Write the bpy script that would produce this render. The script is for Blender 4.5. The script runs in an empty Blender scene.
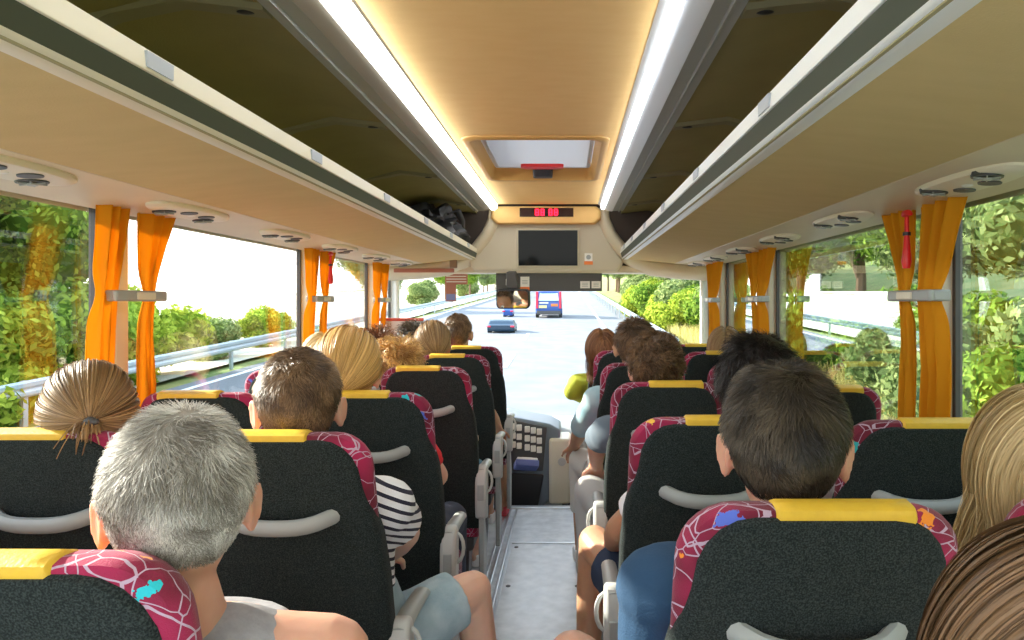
import bpy, math, random
import numpy as np
from mathutils import Vector, Matrix, noise as mnoise
random.seed(7)
rng = np.random.default_rng(11)
S = bpy.context.scene
C = bpy.context.scene.collection
R = math.radians

# ------------------------------------------------------------------ camera, sky, sun, exposure
CAMX, CAMZ, F = 0.145, 1.404, 700.0
cam_data = bpy.data.cameras.new('camera')
cam_data.sensor_width = 36.0
cam_data.lens = F / 1024 * 36
cam_data.shift_x = -56 / 1024
cam_data.shift_y = -17 / 1024
cam_data.clip_start = 0.02
cam_data.clip_end = 2000
cam = bpy.data.objects.new('camera', cam_data)
C.objects.link(cam)
cam.location = (CAMX, 0, CAMZ)
cam.rotation_euler = (R(90), 0, 0)
S.camera = cam

world = bpy.data.worlds.new('sky')
S.world = world
world.use_nodes = True
wn = world.node_tree.nodes; wl = world.node_tree.links
wn.clear()
wo = wn.new('ShaderNodeOutputWorld'); wb = wn.new('ShaderNodeBackground')
tc = wn.new('ShaderNodeTexCoord'); sx = wn.new('ShaderNodeSeparateXYZ'); cr = wn.new('ShaderNodeValToRGB')
wl.new(tc.outputs['Generated'], sx.inputs[0]); wl.new(sx.outputs['Z'], cr.inputs[0])
cr.color_ramp.elements[0].position = 0.0; cr.color_ramp.elements[0].color = (1.0, 0.99, 0.95, 1)
cr.color_ramp.elements[1].position = 0.7; cr.color_ramp.elements[1].color = (0.60, 0.78, 1.0, 1)
wl.new(cr.outputs[0], wb.inputs['Color']); wb.inputs['Strength'].default_value = 2.6
wl.new(wb.outputs[0], wo.inputs['Surface'])

sun_d = bpy.data.lights.new('sun', 'SUN')
sun_d.energy = 11.0; sun_d.angle = R(1.2); sun_d.color = (1.0, 0.93, 0.80)
sun = bpy.data.objects.new('sun', sun_d); C.objects.link(sun)
SUNDIR = Vector((-0.84, 0.30, 0.40)).normalized()      # towards the sun
sun.rotation_euler = SUNDIR.to_track_quat('Z', 'Y').to_euler()

vs = S.view_settings
S.display_settings.display_device = 'sRGB'
vs.view_transform = 'Standard'; vs.look = 'None'; vs.gamma = 1.0; vs.exposure = 0.55
vs.use_curve_mapping = False
S.cycles.max_bounces = 12; S.cycles.diffuse_bounces = 6; S.cycles.transparent_max_bounces = 16
S.cycles.caustics_reflective = False; S.cycles.caustics_refractive = False
S.cycles.sample_clamp_indirect = 6.0

# ------------------------------------------------------------------ materials
def mat(name, col, rough=0.6, metal=0.0, col2=None, scale=30.0, bump=0.0, bscale=None, sss=0.0, emit=None,
        estr=0.0, spec=0.5, stretch=None, sheen=0.0, thresh=(0.35, 0.65), detail=4.0):
    m = bpy.data.materials.new(name); m.use_nodes = True
    nt = m.node_tree; n = nt.nodes; l = nt.links
    b = n['Principled BSDF']
    b.inputs['Base Color'].default_value = (*col, 1)
    b.inputs['Roughness'].default_value = rough
    b.inputs['Metallic'].default_value = metal
    b.inputs['Specular IOR Level'].default_value = spec
    if sheen: b.inputs['Sheen Weight'].default_value = sheen
    if sss:
        b.inputs['Subsurface Weight'].default_value = sss
        b.inputs['Subsurface Radius'].default_value = (0.030, 0.006, 0.003)
        b.inputs['Subsurface Scale'].default_value = 1.0
    if emit:
        b.inputs['Emission Color'].default_value = (*emit, 1); b.inputs['Emission Strength'].default_value = estr
    if col2 or bump:
        t = n.new('ShaderNodeTexCoord'); mp = n.new('ShaderNodeMapping')
        l.new(t.outputs['Object'], mp.inputs[0])
        if stretch: mp.inputs['Scale'].default_value = stretch
        if col2:
            nz = n.new('ShaderNodeTexNoise'); nz.inputs['Scale'].default_value = scale; nz.inputs['Detail'].default_value = detail
            l.new(mp.outputs[0], nz.inputs['Vector'])
            r_ = n.new('ShaderNodeValToRGB')
            r_.color_ramp.elements[0].position = thresh[0]; r_.color_ramp.elements[0].color = (*col, 1)
            r_.color_ramp.elements[1].position = thresh[1]; r_.color_ramp.elements[1].color = (*col2, 1)
            l.new(nz.outputs[0], r_.inputs[0]); l.new(r_.outputs[0], b.inputs['Base Color'])
        if bump:
            n2 = n.new('ShaderNodeTexNoise'); n2.inputs['Scale'].default_value = bscale or scale
            l.new(mp.outputs[0], n2.inputs['Vector'])
            bp = n.new('ShaderNodeBump'); bp.inputs['Strength'].default_value = bump; bp.inputs['Distance'].default_value = 0.004
            l.new(n2.outputs[0], bp.inputs['Height']); l.new(bp.outputs[0], b.inputs['Normal'])
    return m

def glass_mat(name, tint=(1, 1, 1), boost=1.7):
    m = bpy.data.materials.new(name); m.use_nodes = True
    n = m.node_tree.nodes; l = m.node_tree.links; n.clear()
    o = n.new('ShaderNodeOutputMaterial'); mx = n.new('ShaderNodeMixShader')
    tr = n.new('ShaderNodeBsdfTransparent'); gl = n.new('ShaderNodeBsdfGlossy')
    fr = n.new('ShaderNodeLayerWeight'); fr.inputs['Blend'].default_value = 0.5
    pw = n.new('ShaderNodeMath'); pw.operation = 'POWER'; pw.inputs[1].default_value = 5.0
    mu = n.new('ShaderNodeMath'); mu.operation = 'MULTIPLY_ADD'; mu.inputs[1].default_value = 0.96 * boost; mu.inputs[2].default_value = 0.04 * boost; mu.use_clamp = True
    tr.inputs['Color'].default_value = (*tint, 1); gl.inputs['Roughness'].default_value = 0.0
    gl.inputs['Color'].default_value = (0.95, 0.97, 1, 1)
    l.new(fr.outputs['Facing'], pw.inputs[0]); l.new(pw.outputs[0], mu.inputs[0]); l.new(mu.outputs[0], mx.inputs[0])
    l.new(tr.outputs[0], mx.inputs[1]); l.new(gl.outputs[0], mx.inputs[2]); l.new(mx.outputs[0], o.inputs['Surface'])
    return m

def translucent_mat(name, col, tcol, fac=0.5, bump=0.0, stretch=(60, 60, 3)):
    m = bpy.data.materials.new(name); m.use_nodes = True
    n = m.node_tree.nodes; l = m.node_tree.links; n.clear()
    o = n.new('ShaderNodeOutputMaterial'); mx = n.new('ShaderNodeMixShader'); mx.inputs[0].default_value = fac
    d = n.new('ShaderNodeBsdfDiffuse'); d.inputs['Color'].default_value = (*col, 1)
    t = n.new('ShaderNodeBsdfTranslucent'); t.inputs['Color'].default_value = (*tcol, 1)
    l.new(d.outputs[0], mx.inputs[1]); l.new(t.outputs[0], mx.inputs[2]); l.new(mx.outputs[0], o.inputs['Surface'])
    return m

def emit_mat(name, col, strength):
    m = bpy.data.materials.new(name); m.use_nodes = True
    n = m.node_tree.nodes; l = m.node_tree.links; n.clear()
    o = n.new('ShaderNodeOutputMaterial'); e = n.new('ShaderNodeEmission')
    e.inputs['Color'].default_value = (*col, 1); e.inputs['Strength'].default_value = strength
    l.new(e.outputs[0], o.inputs['Surface'])
    return m

def moquette():
    """maroon seat plush with pale scribbled lines and small coloured motifs"""
    m = bpy.data.materials.new('maroon_moquette'); m.use_nodes = True
    nt = m.node_tree; n = nt.nodes; l = nt.links; b = n['Principled BSDF']
    b.inputs['Roughness'].default_value = 0.85; b.inputs['Sheen Weight'].default_value = 0.15
    t = n.new('ShaderNodeTexCoord'); mp = n.new('ShaderNodeMapping'); l.new(t.outputs['Object'], mp.inputs[0])
    oi = n.new('ShaderNodeObjectInfo')
    ad = n.new('ShaderNodeVectorMath'); ad.operation = 'ADD'
    cb = n.new('ShaderNodeCombineXYZ'); ml = n.new('ShaderNodeMath'); ml.operation = 'MULTIPLY'; ml.inputs[1].default_value = 7.0
    l.new(oi.outputs['Random'], ml.inputs[0]); l.new(ml.outputs[0], cb.inputs[0]); l.new(ml.outputs[0], cb.inputs[2])
    l.new(mp.outputs[0], ad.inputs[0]); l.new(cb.outputs[0], ad.inputs[1])
    wn_ = n.new('ShaderNodeTexNoise'); wn_.inputs['Scale'].default_value = 9; l.new(ad.outputs[0], wn_.inputs['Vector'])
    sc = n.new('ShaderNodeVectorMath'); sc.operation = 'SCALE'; sc.inputs['Scale'].default_value = 0.05
    l.new(wn_.outputs['Color'], sc.inputs[0])
    wd = n.new('ShaderNodeVectorMath'); wd.operation = 'ADD'; l.new(ad.outputs[0], wd.inputs[0]); l.new(sc.outputs[0], wd.inputs[1])
    def edge(scale, width):
        v = n.new('ShaderNodeTexVoronoi'); v.feature = 'DISTANCE_TO_EDGE'; v.inputs['Scale'].default_value = scale
        l.new(wd.outputs[0], v.inputs['Vector'])
        lt = n.new('ShaderNodeMath'); lt.operation = 'LESS_THAN'; lt.inputs[1].default_value = width
        l.new(v.outputs['Distance'], lt.inputs[0]); return lt
    e1a = edge(10, 0.011); e1b = edge(17, 0.012)
    e1 = n.new('ShaderNodeMath'); e1.operation = 'MAXIMUM'; l.new(e1a.outputs[0], e1.inputs[0]); l.new(e1b.outputs[0], e1.inputs[1])
    v2 = n.new('ShaderNodeTexVoronoi'); v2.inputs['Scale'].default_value = 19; l.new(wd.outputs[0], v2.inputs['Vector'])
    lt2 = n.new('ShaderNodeMath'); lt2.operation = 'LESS_THAN'; lt2.inputs[1].default_value = 0.25; nj = n.new('ShaderNodeTexNoise'); nj.inputs['Scale'].default_value = 70; l.new(ad.outputs[0], nj.inputs['Vector'])
    mj = n.new('ShaderNodeMath'); mj.operation = 'MULTIPLY_ADD'; mj.inputs[1].default_value = .7; mj.inputs[2].default_value = -.35; l.new(nj.outputs[0], mj.inputs[0])
    aj = n.new('ShaderNodeMath'); aj.operation = 'ADD'; l.new(v2.outputs['Distance'], aj.inputs[0]); l.new(mj.outputs[0], aj.inputs[1]); l.new(aj.outputs[0], lt2.inputs[0])
    sp = n.new('ShaderNodeSeparateColor'); l.new(v2.outputs['Color'], sp.inputs[0])
    gt = n.new('ShaderNodeMath'); gt.operation = 'GREATER_THAN'; gt.inputs[1].default_value = 0.6; l.new(sp.outputs[0], gt.inputs[0])
    mk = n.new('ShaderNodeMath'); mk.operation = 'MULTIPLY'; l.new(lt2.outputs[0], mk.inputs[0]); l.new(gt.outputs[0], mk.inputs[1])
    pal = n.new('ShaderNodeValToRGB'); pal.color_ramp.interpolation = 'CONSTANT'
    cols = [(0.0, (0.03, 0.45, 0.50)), (0.28, (0.85, 0.26, 0.02)), (0.5, (0.10, 0.16, 0.62)), (0.7, (0.02, 0.52, 0.60)), (0.86, (0.85, 0.5, 0.05))]
    el = pal.color_ramp.elements; el[0].position = 0; el[0].color = (*cols[0][1], 1); el[1].position = cols[1][0]; el[1].color = (*cols[1][1], 1)
    for p, c_ in cols[2:]:
        x = el.new(p); x.color = (*c_, 1)
    l.new(sp.outputs[1], pal.inputs[0])
    nb = n.new('ShaderNodeTexNoise'); nb.inputs['Scale'].default_value = 6; l.new(ad.outputs[0], nb.inputs['Vector'])
    base = n.new('ShaderNodeValToRGB'); base.color_ramp.elements[0].position = .4; base.color_ramp.elements[0].color = (0.14, 0.004, 0.022, 1)
    base.color_ramp.elements[1].position = .6; base.color_ramp.elements[1].color = (0.36, 0.010, 0.070, 1)
    l.new(nb.outputs[0], base.inputs[0])
    m1 = n.new('ShaderNodeMix'); m1.data_type = 'RGBA'; l.new(e1.outputs[0], m1.inputs[0]); l.new(base.outputs[0], m1.inputs[6]); m1.inputs[7].default_value = (0.48, 0.36, 0.46, 1)
    m2 = n.new('ShaderNodeMix'); m2.data_type = 'RGBA'; l.new(mk.outputs[0], m2.inputs[0]); l.new(m1.outputs[2], m2.inputs[6]); l.new(pal.outputs[0], m2.inputs[7])
    l.new(m2.outputs[2], b.inputs['Base Color'])
    n2 = n.new('ShaderNodeTexNoise'); n2.inputs['Scale'].default_value = 500; l.new(t.outputs['Object'], n2.inputs['Vector'])
    bp = n.new('ShaderNodeBump'); bp.inputs['Strength'].default_value = 0.5; bp.inputs['Distance'].default_value = 0.002
    l.new(n2.outputs[0], bp.inputs['Height']); l.new(bp.outputs[0], b.inputs['Normal'])
    return m

def hair_mat(name, dark, light, rough=0.42):
    m = bpy.data.materials.new(name); m.use_nodes = True
    n = m.node_tree.nodes; l = m.node_tree.links; b = n['Principled BSDF']
    a = n.new('ShaderNodeAttribute'); a.attribute_name = 'tint'
    r_ = n.new('ShaderNodeValToRGB'); r_.color_ramp.elements[0].color = (*dark, 1); r_.color_ramp.elements[1].color = (*light, 1)
    l.new(a.outputs['Fac'], r_.inputs[0]); l.new(r_.outputs[0], b.inputs['Base Color'])
    b.inputs['Roughness'].default_value = rough; b.inputs['Specular IOR Level'].default_value = 0.35
    return m

M = dict(
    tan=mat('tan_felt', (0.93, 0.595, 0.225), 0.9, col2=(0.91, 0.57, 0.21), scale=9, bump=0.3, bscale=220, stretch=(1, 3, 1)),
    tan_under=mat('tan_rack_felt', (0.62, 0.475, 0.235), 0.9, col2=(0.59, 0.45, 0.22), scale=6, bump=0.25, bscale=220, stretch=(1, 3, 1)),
    cream=mat('cream_plastic', (0.68, 0.60, 0.44), 0.45, col2=(0.64, 0.56, 0.41), scale=4),
    cream2=mat('pale_cream_plastic', (0.74, 0.69, 0.55), 0.4),
    panel=mat('beige_panel', (0.56, 0.50, 0.37), 0.5),
    olive=mat('olive_rack_felt', (0.30, 0.255, 0.10), 0.95, col2=(0.27, 0.23, 0.09), scale=5, bump=0.2, bscale=200),
    olive2=mat('olive_rack_floor', (0.36, 0.32, 0.18), 0.9),
    darkgreen=mat('dark_green_grip', (0.055, 0.065, 0.04), 0.55),
    silver=mat('brushed_silver', (0.80, 0.82, 0.82), 0.35, metal=0.1),
    silver2=mat('grey_channel', (0.36, 0.37, 0.33), 0.4, metal=0.1),
    chan_dark=mat('channel_brown', (0.28, 0.24, 0.18), 0.6),
    white=mat('white_plastic', (0.80, 0.80, 0.76), 0.4),
    greyp=mat('grey_plastic', (0.36, 0.38, 0.37), 0.42),
    greyp2=mat('light_grey_plastic', (0.52, 0.53, 0.51), 0.4),
    blackp=mat('black_plastic', (0.02, 0.02, 0.022), 0.4),
    darkp=mat('dark_grey_plastic', (0.07, 0.07, 0.072), 0.5),
    brownp=mat('dark_brown_panel', (0.055, 0.035, 0.025), 0.6),
    screen=mat('screen_glass', (0.008, 0.010, 0.010), 0.06, spec=0.10),
    orange=mat('orange_sticker', (0.85, 0.22, 0.04), 0.5),
    red=mat('red_plastic', (0.80, 0.02, 0.02), 0.35),
    brick=mat('brick_red_sticker', (0.42, 0.16, 0.11), 0.6),
    paper=mat('paper_white', (0.85, 0.83, 0.78), 0.7),
    floor=mat('speckled_grey_floor', (0.58, 0.64, 0.69), 0.34, col2=(0.76, 0.82, 0.87), scale=14, bump=0.05, bscale=300, detail=8),
    alu=mat('aluminium', (0.62, 0.64, 0.66), 0.3, metal=0.8),
    charcoal=mat('charcoal_textile', (0.010, 0.014, 0.014), 0.95, col2=(0.046, 0.060, 0.057), scale=420, bump=0.5, bscale=420, sheen=0.03, spec=0.2, thresh=(0.4, 0.72), detail=2),
    yellow=mat('yellow_leather', (0.78, 0.50, 0.04), 0.5, col2=(0.72, 0.45, 0.04), scale=40, bump=0.25, bscale=160),
    moq=moquette(),
    curtain=translucent_mat('orange_curtain', (0.74, 0.37, 0.025), (0.95, 0.50, 0.02), 0.40),
    glass=glass_mat('window_glass', (0.985, 0.995, 0.99), 1.6),
    glass_r=glass_mat('door_side_window_glass', (0.92, 0.96, 0.94), 2.6),
    wglass=glass_mat('windscreen_glass', (0.99, 1.0, 1.0), 0.5),
    frost=translucent_mat('white_roof_hatch', (0.80, 0.81, 0.82), (0.62, 0.63, 0.65), 0.4),
    strip_l=emit_mat('led_tube', (0.88, 0.95, 1.0), 11.0),
    strip_r=emit_mat('led_tube_dim', (0.86, 0.94, 1.0), 8.0),
    led=emit_mat('red_led', (1.0, 0.01, 0.03), 5.0),
    asphalt=mat('asphalt', (0.16, 0.17, 0.185), 0.85, col2=(0.20, 0.21, 0.225), scale=1.2, detail=8),
    linew=mat('road_paint', (0.85, 0.85, 0.83), 0.6),
    verge=mat('dry_verge', (0.30, 0.29, 0.09), 0.95, col2=(0.12, 0.20, 0.04), scale=0.8, detail=8),
    steel=mat('guardrail_steel', (0.42, 0.50, 0.55), 0.45, metal=0.3),
    field=mat('pale_dry_field', (0.66, 0.62, 0.52), 0.95, col2=(0.50, 0.47, 0.34), scale=0.25, detail=8),
    hill=mat('pale_hillside', (0.50, 0.48, 0.30), 0.95, col2=(0.18, 0.26, 0.09), scale=0.12, detail=10),
    wood=mat('bark', (0.16, 0.10, 0.06), 0.9),
)

# ------------------------------------------------------------------ mesh helpers
class MB:
    def __init__(s): s.v = []; s.f = []; s.mi = []; s.cur = 0
    def add(s, vs_, fs_):
        b = len(s.v); s.v += [tuple(p) for p in vs_]
        for f in fs_: s.f.append(tuple(i + b for i in f)); s.mi.append(s.cur)
    def box(s, c, d, rot=None):
        hx, hy, hz = d[0] / 2, d[1] / 2, d[2] / 2
        P = [Vector((x, y, z)) for x in (-hx, hx) for y in (-hy, hy) for z in (-hz, hz)]
        if rot is not None: P = [rot @ p for p in P]
        c = Vector(c)
        s.add([p + c for p in P], [(0, 1, 3, 2), (4, 6, 7, 5), (0, 4, 5, 1), (2, 3, 7, 6), (0, 2, 6, 4), (1, 5, 7, 3)])
    def prism(s, poly, axis, a, b):
        """2-D polygon (p,q) extruded along axis from a to b; for y: (x,z); x: (y,z); z: (x,y)"""
        n = len(poly); g = {'y': lambda p, t: (p[0], t, p[1]), 'x': lambda p, t: (t, p[0], p[1]), 'z': lambda p, t: (p[0], p[1], t)}[axis]
        s.add([g(p, a) for p in poly] + [g(p, b) for p in poly],
              [tuple(range(n))[::-1], tuple(range(n, 2 * n))] + [(i, (i + 1) % n, n + (i + 1) % n, n + i) for i in range(n)])
    def loft(s, rings, cap=True):
        n = len(rings[0]); V = [p for r_ in rings for p in r_]; fs = []
        for k in range(len(rings) - 1):
            for i in range(n):
                j = (i + 1) % n
                fs.append((k * n + i, k * n + j, (k + 1) * n + j, (k + 1) * n + i))
        if cap: fs.append(tuple(range(n))[::-1]); fs.append(tuple((len(rings) - 1) * n + i for i in range(n)))
        s.add(V, fs)
    def tube(s, path, r, n=10, cap=True, sq=(1, 1)):
        P = [Vector(p) for p in path]; rr = r if isinstance(r, (list, tuple)) else [r] * len(P)
        rings = []; up = None
        for i, p in enumerate(P):
            t = (P[min(i + 1, len(P) - 1)] - P[max(i - 1, 0)]).normalized()
            if up is None: up = Vector((0, 0, 1)) if abs(t.z) < 0.9 else Vector((0, 1, 0))
            a = t.cross(up)
            a = a.normalized() if a.length > 1e-4 else Vector((1, 0, 0)); b_ = t.cross(a).normalized(); up = -b_ if (-b_).dot(up) > 0 else b_
            rings.append([p + a * math.cos(2 * math.pi * k / n) * rr[i] * sq[0] + b_ * math.sin(2 * math.pi * k / n) * rr[i] * sq[1] for k in range(n)])
        s.loft(rings, cap)
    def capsule(s, p0, p1, r0, r1, n=12, end=True):
        p0, p1 = Vector(p0), Vector(p1); t = (p1 - p0); L = t.length
        if L < 1e-5: return s.ell(p0, (r0, r0, r0))
        t /= L
        a = t.orthogonal().normalized(); b_ = t.cross(a)
        rings = []
        def ring(c, r_): return [c + (a * math.cos(2 * math.pi * k / n) + b_ * math.sin(2 * math.pi * k / n)) * r_ for k in range(n)]
        for q in (80, 55, 30, 0):
            rings.append(ring(p0 - t * r0 * math.sin(R(q)), r0 * math.cos(R(q))))
        if end:
            for q in (0, 30, 55, 80):
                rings.append(ring(p1 + t * r1 * math.sin(R(q)), r1 * math.cos(R(q))))
        else: rings.append(ring(p1, r1))
        s.loft(rings)
    def ell(s, c, rad, n=16, m=10, rot=None):
        c = Vector(c); rings = []
        for i in range(m + 1):
            th = math.pi * (i + 0.15) / (m + 0.3)
            ring = []
            for k in range(n):
                p = Vector((rad[0] * math.sin(th) * math.cos(2 * math.pi * k / n), rad[1] * math.sin(th) * math.sin(2 * math.pi * k / n), -rad[2] * math.cos(th)))
                if rot is not None: p = rot @ p
                ring.append(c + p)
            rings.append(ring)
        s.loft(rings)
    def grid(s, fn, nu, nv, thick=0.0):
        V = [fn(i / nu, j / nv) for j in range(nv + 1) for i in range(nu + 1)]
        w = nu + 1
        s.add(V, [(j * w + i, j * w + i + 1, (j + 1) * w + i + 1, (j + 1) * w + i) for j in range(nv) for i in range(nu)])
    def mesh(s, name, mats, smooth=True, angle=40):
        me = bpy.data.meshes.new(name); me.from_pydata(s.v, [], s.f)
        for m in (mats if isinstance(mats, (list, tuple)) else [mats]): me.materials.append(m)
        if any(s.mi): me.polygons.foreach_set('material_index', s.mi)
        import bmesh
        bm = bmesh.new(); bm.from_mesh(me); bmesh.ops.recalc_face_normals(bm, faces=bm.faces); bm.to_mesh(me); bm.free()
        if smooth: me.set_sharp_from_angle(angle=R(angle)); me.polygons.foreach_set('use_smooth', [True] * len(me.polygons))
        me.update(); return me
    def build(s, name, mats, parent=None, smooth=True, bevel=0.0, angle=40, segs=2):
        o = bpy.data.objects.new(name, s.mesh(name, mats, smooth, angle)); C.objects.link(o)
        if bevel:
            b_ = o.modifiers.new('round', 'BEVEL'); b_.width = bevel; b_.segments = segs; b_.limit_method = 'ANGLE'; b_.angle_limit = R(35)
            b_.harden_normals = False
        if parent: o.parent = parent
        return o

def tag(o, label=None, cat=None, group=None, kind=None):
    if label: o['label'] = label
    if cat: o['category'] = cat
    if group: o['group'] = group
    if kind: o['kind'] = kind
    return o
def empty(name, loc, label, cat, group=None, rz=0):
    o = bpy.data.objects.new(name, None); C.objects.link(o); o.location = loc; o.rotation_euler = (0, 0, rz); o.empty_display_size = 0.05
    return tag(o, label, cat, group)
def struct(o): o['kind'] = 'structure'; return o
def copy_tree(o, parent=None):
    c = o.copy(); C.objects.link(c)
    if parent: c.parent = parent
    for ch in list(o.children): copy_tree(ch, c)
    return c
# ------------------------------------------------------------------ exterior: ground, road
SL = 0.0386
def gz(y): return -1.35 + SL * y
def gplane(x0, x1, y0, y1, dz, name, m, th=0.15):
    b = MB()
    b.add([(x0, y0, gz(y0) + dz), (x1, y0, gz(y0) + dz), (x1, y1, gz(y1) + dz), (x0, y1, gz(y1) + dz),
           (x0, y0, gz(y0) + dz - th), (x1, y0, gz(y0) + dz - th), (x1, y1, gz(y1) + dz - th), (x0, y1, gz(y1) + dz - th)],
          [(0, 1, 2, 3), (7, 6, 5, 4), (0, 4, 5, 1), (1, 5, 6, 2), (2, 6, 7, 3), (3, 7, 4, 0)])
    return b.build(name, m, smooth=False)
struct(gplane(-9.6, 4.2, -30, 420, 0.0, 'road', M['asphalt'], 0.5))
b = MB()
def hillx(x, y):
    d = max(0, x - 5.0); dl = max(0, -9.6 - x)
    return gz(y) - 0.06 + 0.16 * d ** 1.12 + (-0.05 * dl) + 0.25 * mnoise.noise(Vector((x * .15, y * .15, 0))) * min(1, (d + dl) * .3)
b.grid(lambda u, v: Vector((-150 + 300 * u, -30 + 450 * v, hillx(-150 + 300 * u, -30 + 450 * v))), 120, 150)
struct(b.build('terrain', M['verge'], angle=180))
b = MB()
b.grid(lambda u, v: Vector((-150 + 139.6 * u, 14 + 300 * v, hillx(-150 + 139.6 * u, 14 + 300 * v) + .10)), 60, 100)
struct(b.build('terrain_field', M['field'], angle=180))
for nm, x in (('road_edge_line', 2.1), ('road_edge_line', -9.1)):
    struct(gplane(x - .08, x + .08, -20, 400, 0.012, nm, M['linew'], 0.01))
b = MB()
for k in range(26):
    y0 = -6 + k * 9.0
    for x in (-1.75,):
        b.add([(x - .07, y0, gz(y0) + .012), (x + .07, y0, gz(y0) + .012), (x + .07, y0 + 3.5, gz(y0 + 3.5) + .012), (x - .07, y0 + 3.5, gz(y0 + 3.5) + .012)], [(0, 1, 2, 3)])
struct(b.build('road_lane_line', M['linew'], smooth=False))

# guardrails
def guardrail(x, y0, y1, label):
    t = empty('guardrail', (x, y0, gz(y0)), label, 'guardrail')
    bb = MB(); prof = [(0, .50), (.04, .54), (.04, .60), (0, .65), (.04, .70), (.04, .77), (0, .81), (-.015, .81), (-.015, .50)]
    L = y1 - y0; n = 2
    rings = [[(px, L * k / n, pz + SL * L * k / n) for px, pz in prof] for k in range(n + 1)]
    bb.loft(rings); bb.build('rail', M['steel'], t, angle=30)
    k = 0
    while k * 4.0 < L and k < 30:
        pb = MB(); pb.box((-.06, k * 4.0, .38 + SL * k * 4), (.07, .12, .86)); pb.build('post', M['steel'], t, smooth=False); k += 1
guardrail(-9.9, 5, 115, 'long steel guardrail along the far side of the road')
guardrail(3.6, 22, 115, 'steel guardrail ahead on the verge beside the bushes')

# foliage
def leaf_mat(name, dark, light):
    m = bpy.data.materials.new(name); m.use_nodes = True
    n = m.node_tree.nodes; l = m.node_tree.links; n.clear()
    o = n.new('ShaderNodeOutputMaterial'); mx = n.new('ShaderNodeMixShader'); mx.inputs[0].default_value = 0.35
    d = n.new('ShaderNodeBsdfDiffuse'); t = n.new('ShaderNodeBsdfTranslucent')
    a = n.new('ShaderNodeAttribute'); a.attribute_name = 'tint'
    r_ = n.new('ShaderNodeValToRGB'); r_.color_ramp.elements[0].color = (*dark, 1); r_.color_ramp.elements[1].color = (*light, 1)
    l.new(a.outputs['Fac'], r_.inputs[0]); l.new(r_.outputs[0], d.inputs['Color']); l.new(r_.outputs[0], t.inputs['Color'])
    l.new(d.outputs[0], mx.inputs[1]); l.new(t.outputs[0], mx.inputs[2]); l.new(mx.outputs[0], o.inputs['Surface'])
    return m
LEAF = [leaf_mat('leaf_green', (0.06, 0.15, 0.02), (0.42, 0.58, 0.09)), leaf_mat('leaf_olive', (0.10, 0.17, 0.05), (0.44, 0.50, 0.20)),
        leaf_mat('leaf_yellow_green', (0.14, 0.24, 0.02), (0.62, 0.68, 0.10))]
def np_mesh(name, V, Fq, mats, tint=None, smooth=False):
    """V (n,3), Fq (m,4) quads"""
    me = bpy.data.meshes.new(name)
    me.vertices.add(len(V)); me.vertices.foreach_set('co', np.asarray(V, dtype=np.float32).ravel())
    nf = len(Fq); k = Fq.shape[1]
    me.loops.add(nf * k); me.loops.foreach_set('vertex_index', np.asarray(Fq, dtype=np.int32).ravel())
    me.polygons.add(nf); me.polygons.foreach_set('loop_start', np.arange(0, nf * k, k, dtype=np.int32))
    me.materials.append(mats)
    if smooth: me.polygons.foreach_set('use_smooth', [True] * nf)
    me.update(calc_edges=True); me.validate()
    if tint is not None:
        a = me.attributes.new('tint', 'FLOAT', 'POINT'); a.data.foreach_set('value', np.asarray(tint, dtype=np.float32))
    return me
def leaf_cloud(name, blobs, n, size, material, seed):
    g = np.random.default_rng(seed); P = []; 
    wts = np.array([bb[3] ** 2 for bb in blobs]); wts /= wts.sum()
    idx = g.choice(len(blobs), n, p=wts); B = np.array(blobs)[idx]
    d = g.normal(size=(n, 3)); d /= np.linalg.norm(d, axis=1)[:, None]
    rad = B[:, 3] * (0.72 + 0.32 * g.random(n))
    c = B[:, :3] + d * rad[:, None] * np.array([1, 1, 0.85])
    nrm = d + g.normal(size=(n, 3)) * 0.6; nrm /= np.linalg.norm(nrm, axis=1)[:, None]
    a = np.cross(nrm, g.normal(size=(n, 3))); a /= np.linalg.norm(a, axis=1)[:, None]; bt = np.cross(nrm, a)
    s = size * (0.6 + 0.8 * g.random(n))[:, None]
    V = np.stack([c - a * s, c + bt * s * .5, c + a * s, c - bt * s * .5], 1).reshape(-1, 3)
    Fq = np.arange(n * 4).reshape(n, 4)
    t = np.clip(0.45 + 0.25 * g.normal(size=n) + 0.15 * np.sin(c[:, 0] * 3 + c[:, 2] * 4), 0, 1)
    return np_mesh(name, V, Fq, material, np.repeat(t, 4))
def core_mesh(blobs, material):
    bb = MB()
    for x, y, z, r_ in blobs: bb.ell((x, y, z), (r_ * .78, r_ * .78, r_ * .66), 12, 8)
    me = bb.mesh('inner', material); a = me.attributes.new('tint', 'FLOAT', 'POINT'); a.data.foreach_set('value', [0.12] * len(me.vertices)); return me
def plant(kind, seed, mi):
    g = random.Random(seed); blobs = []
    if kind == 'bush':
        for _ in range(9): blobs.append((g.uniform(-.8, .8), g.uniform(-.8, .8), g.uniform(.3, 1.25), g.uniform(.4, .62)))
        trunk = 0.5; n, sz = 8500, .055
    else:
        for _ in range(13):
            a = g.uniform(0, 6.28); q = g.uniform(0, 1.0); blobs.append((math.cos(a) * q, math.sin(a) * q, g.uniform(1.5, 3.0), g.uniform(.45, .75)))
        trunk = 2.0; n, sz = 17000, .048
    me = leaf_cloud('foliage', blobs, n, sz, LEAF[mi], seed)
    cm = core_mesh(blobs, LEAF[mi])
    tb = MB(); tb.tube([(0, 0, -.3), (.04, 0, trunk * .5), (0, .05, trunk)], [.11, .08, .05], 8)
    for _ in range(4):
        q = g.choice(blobs); tb.tube([(0, .02, trunk * .5), (q[0] * .8, q[1] * .8, q[2])], [.05, .02], 6)
    return me, cm, tb.mesh('trunk', M['wood'])
PROT = {}
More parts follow.
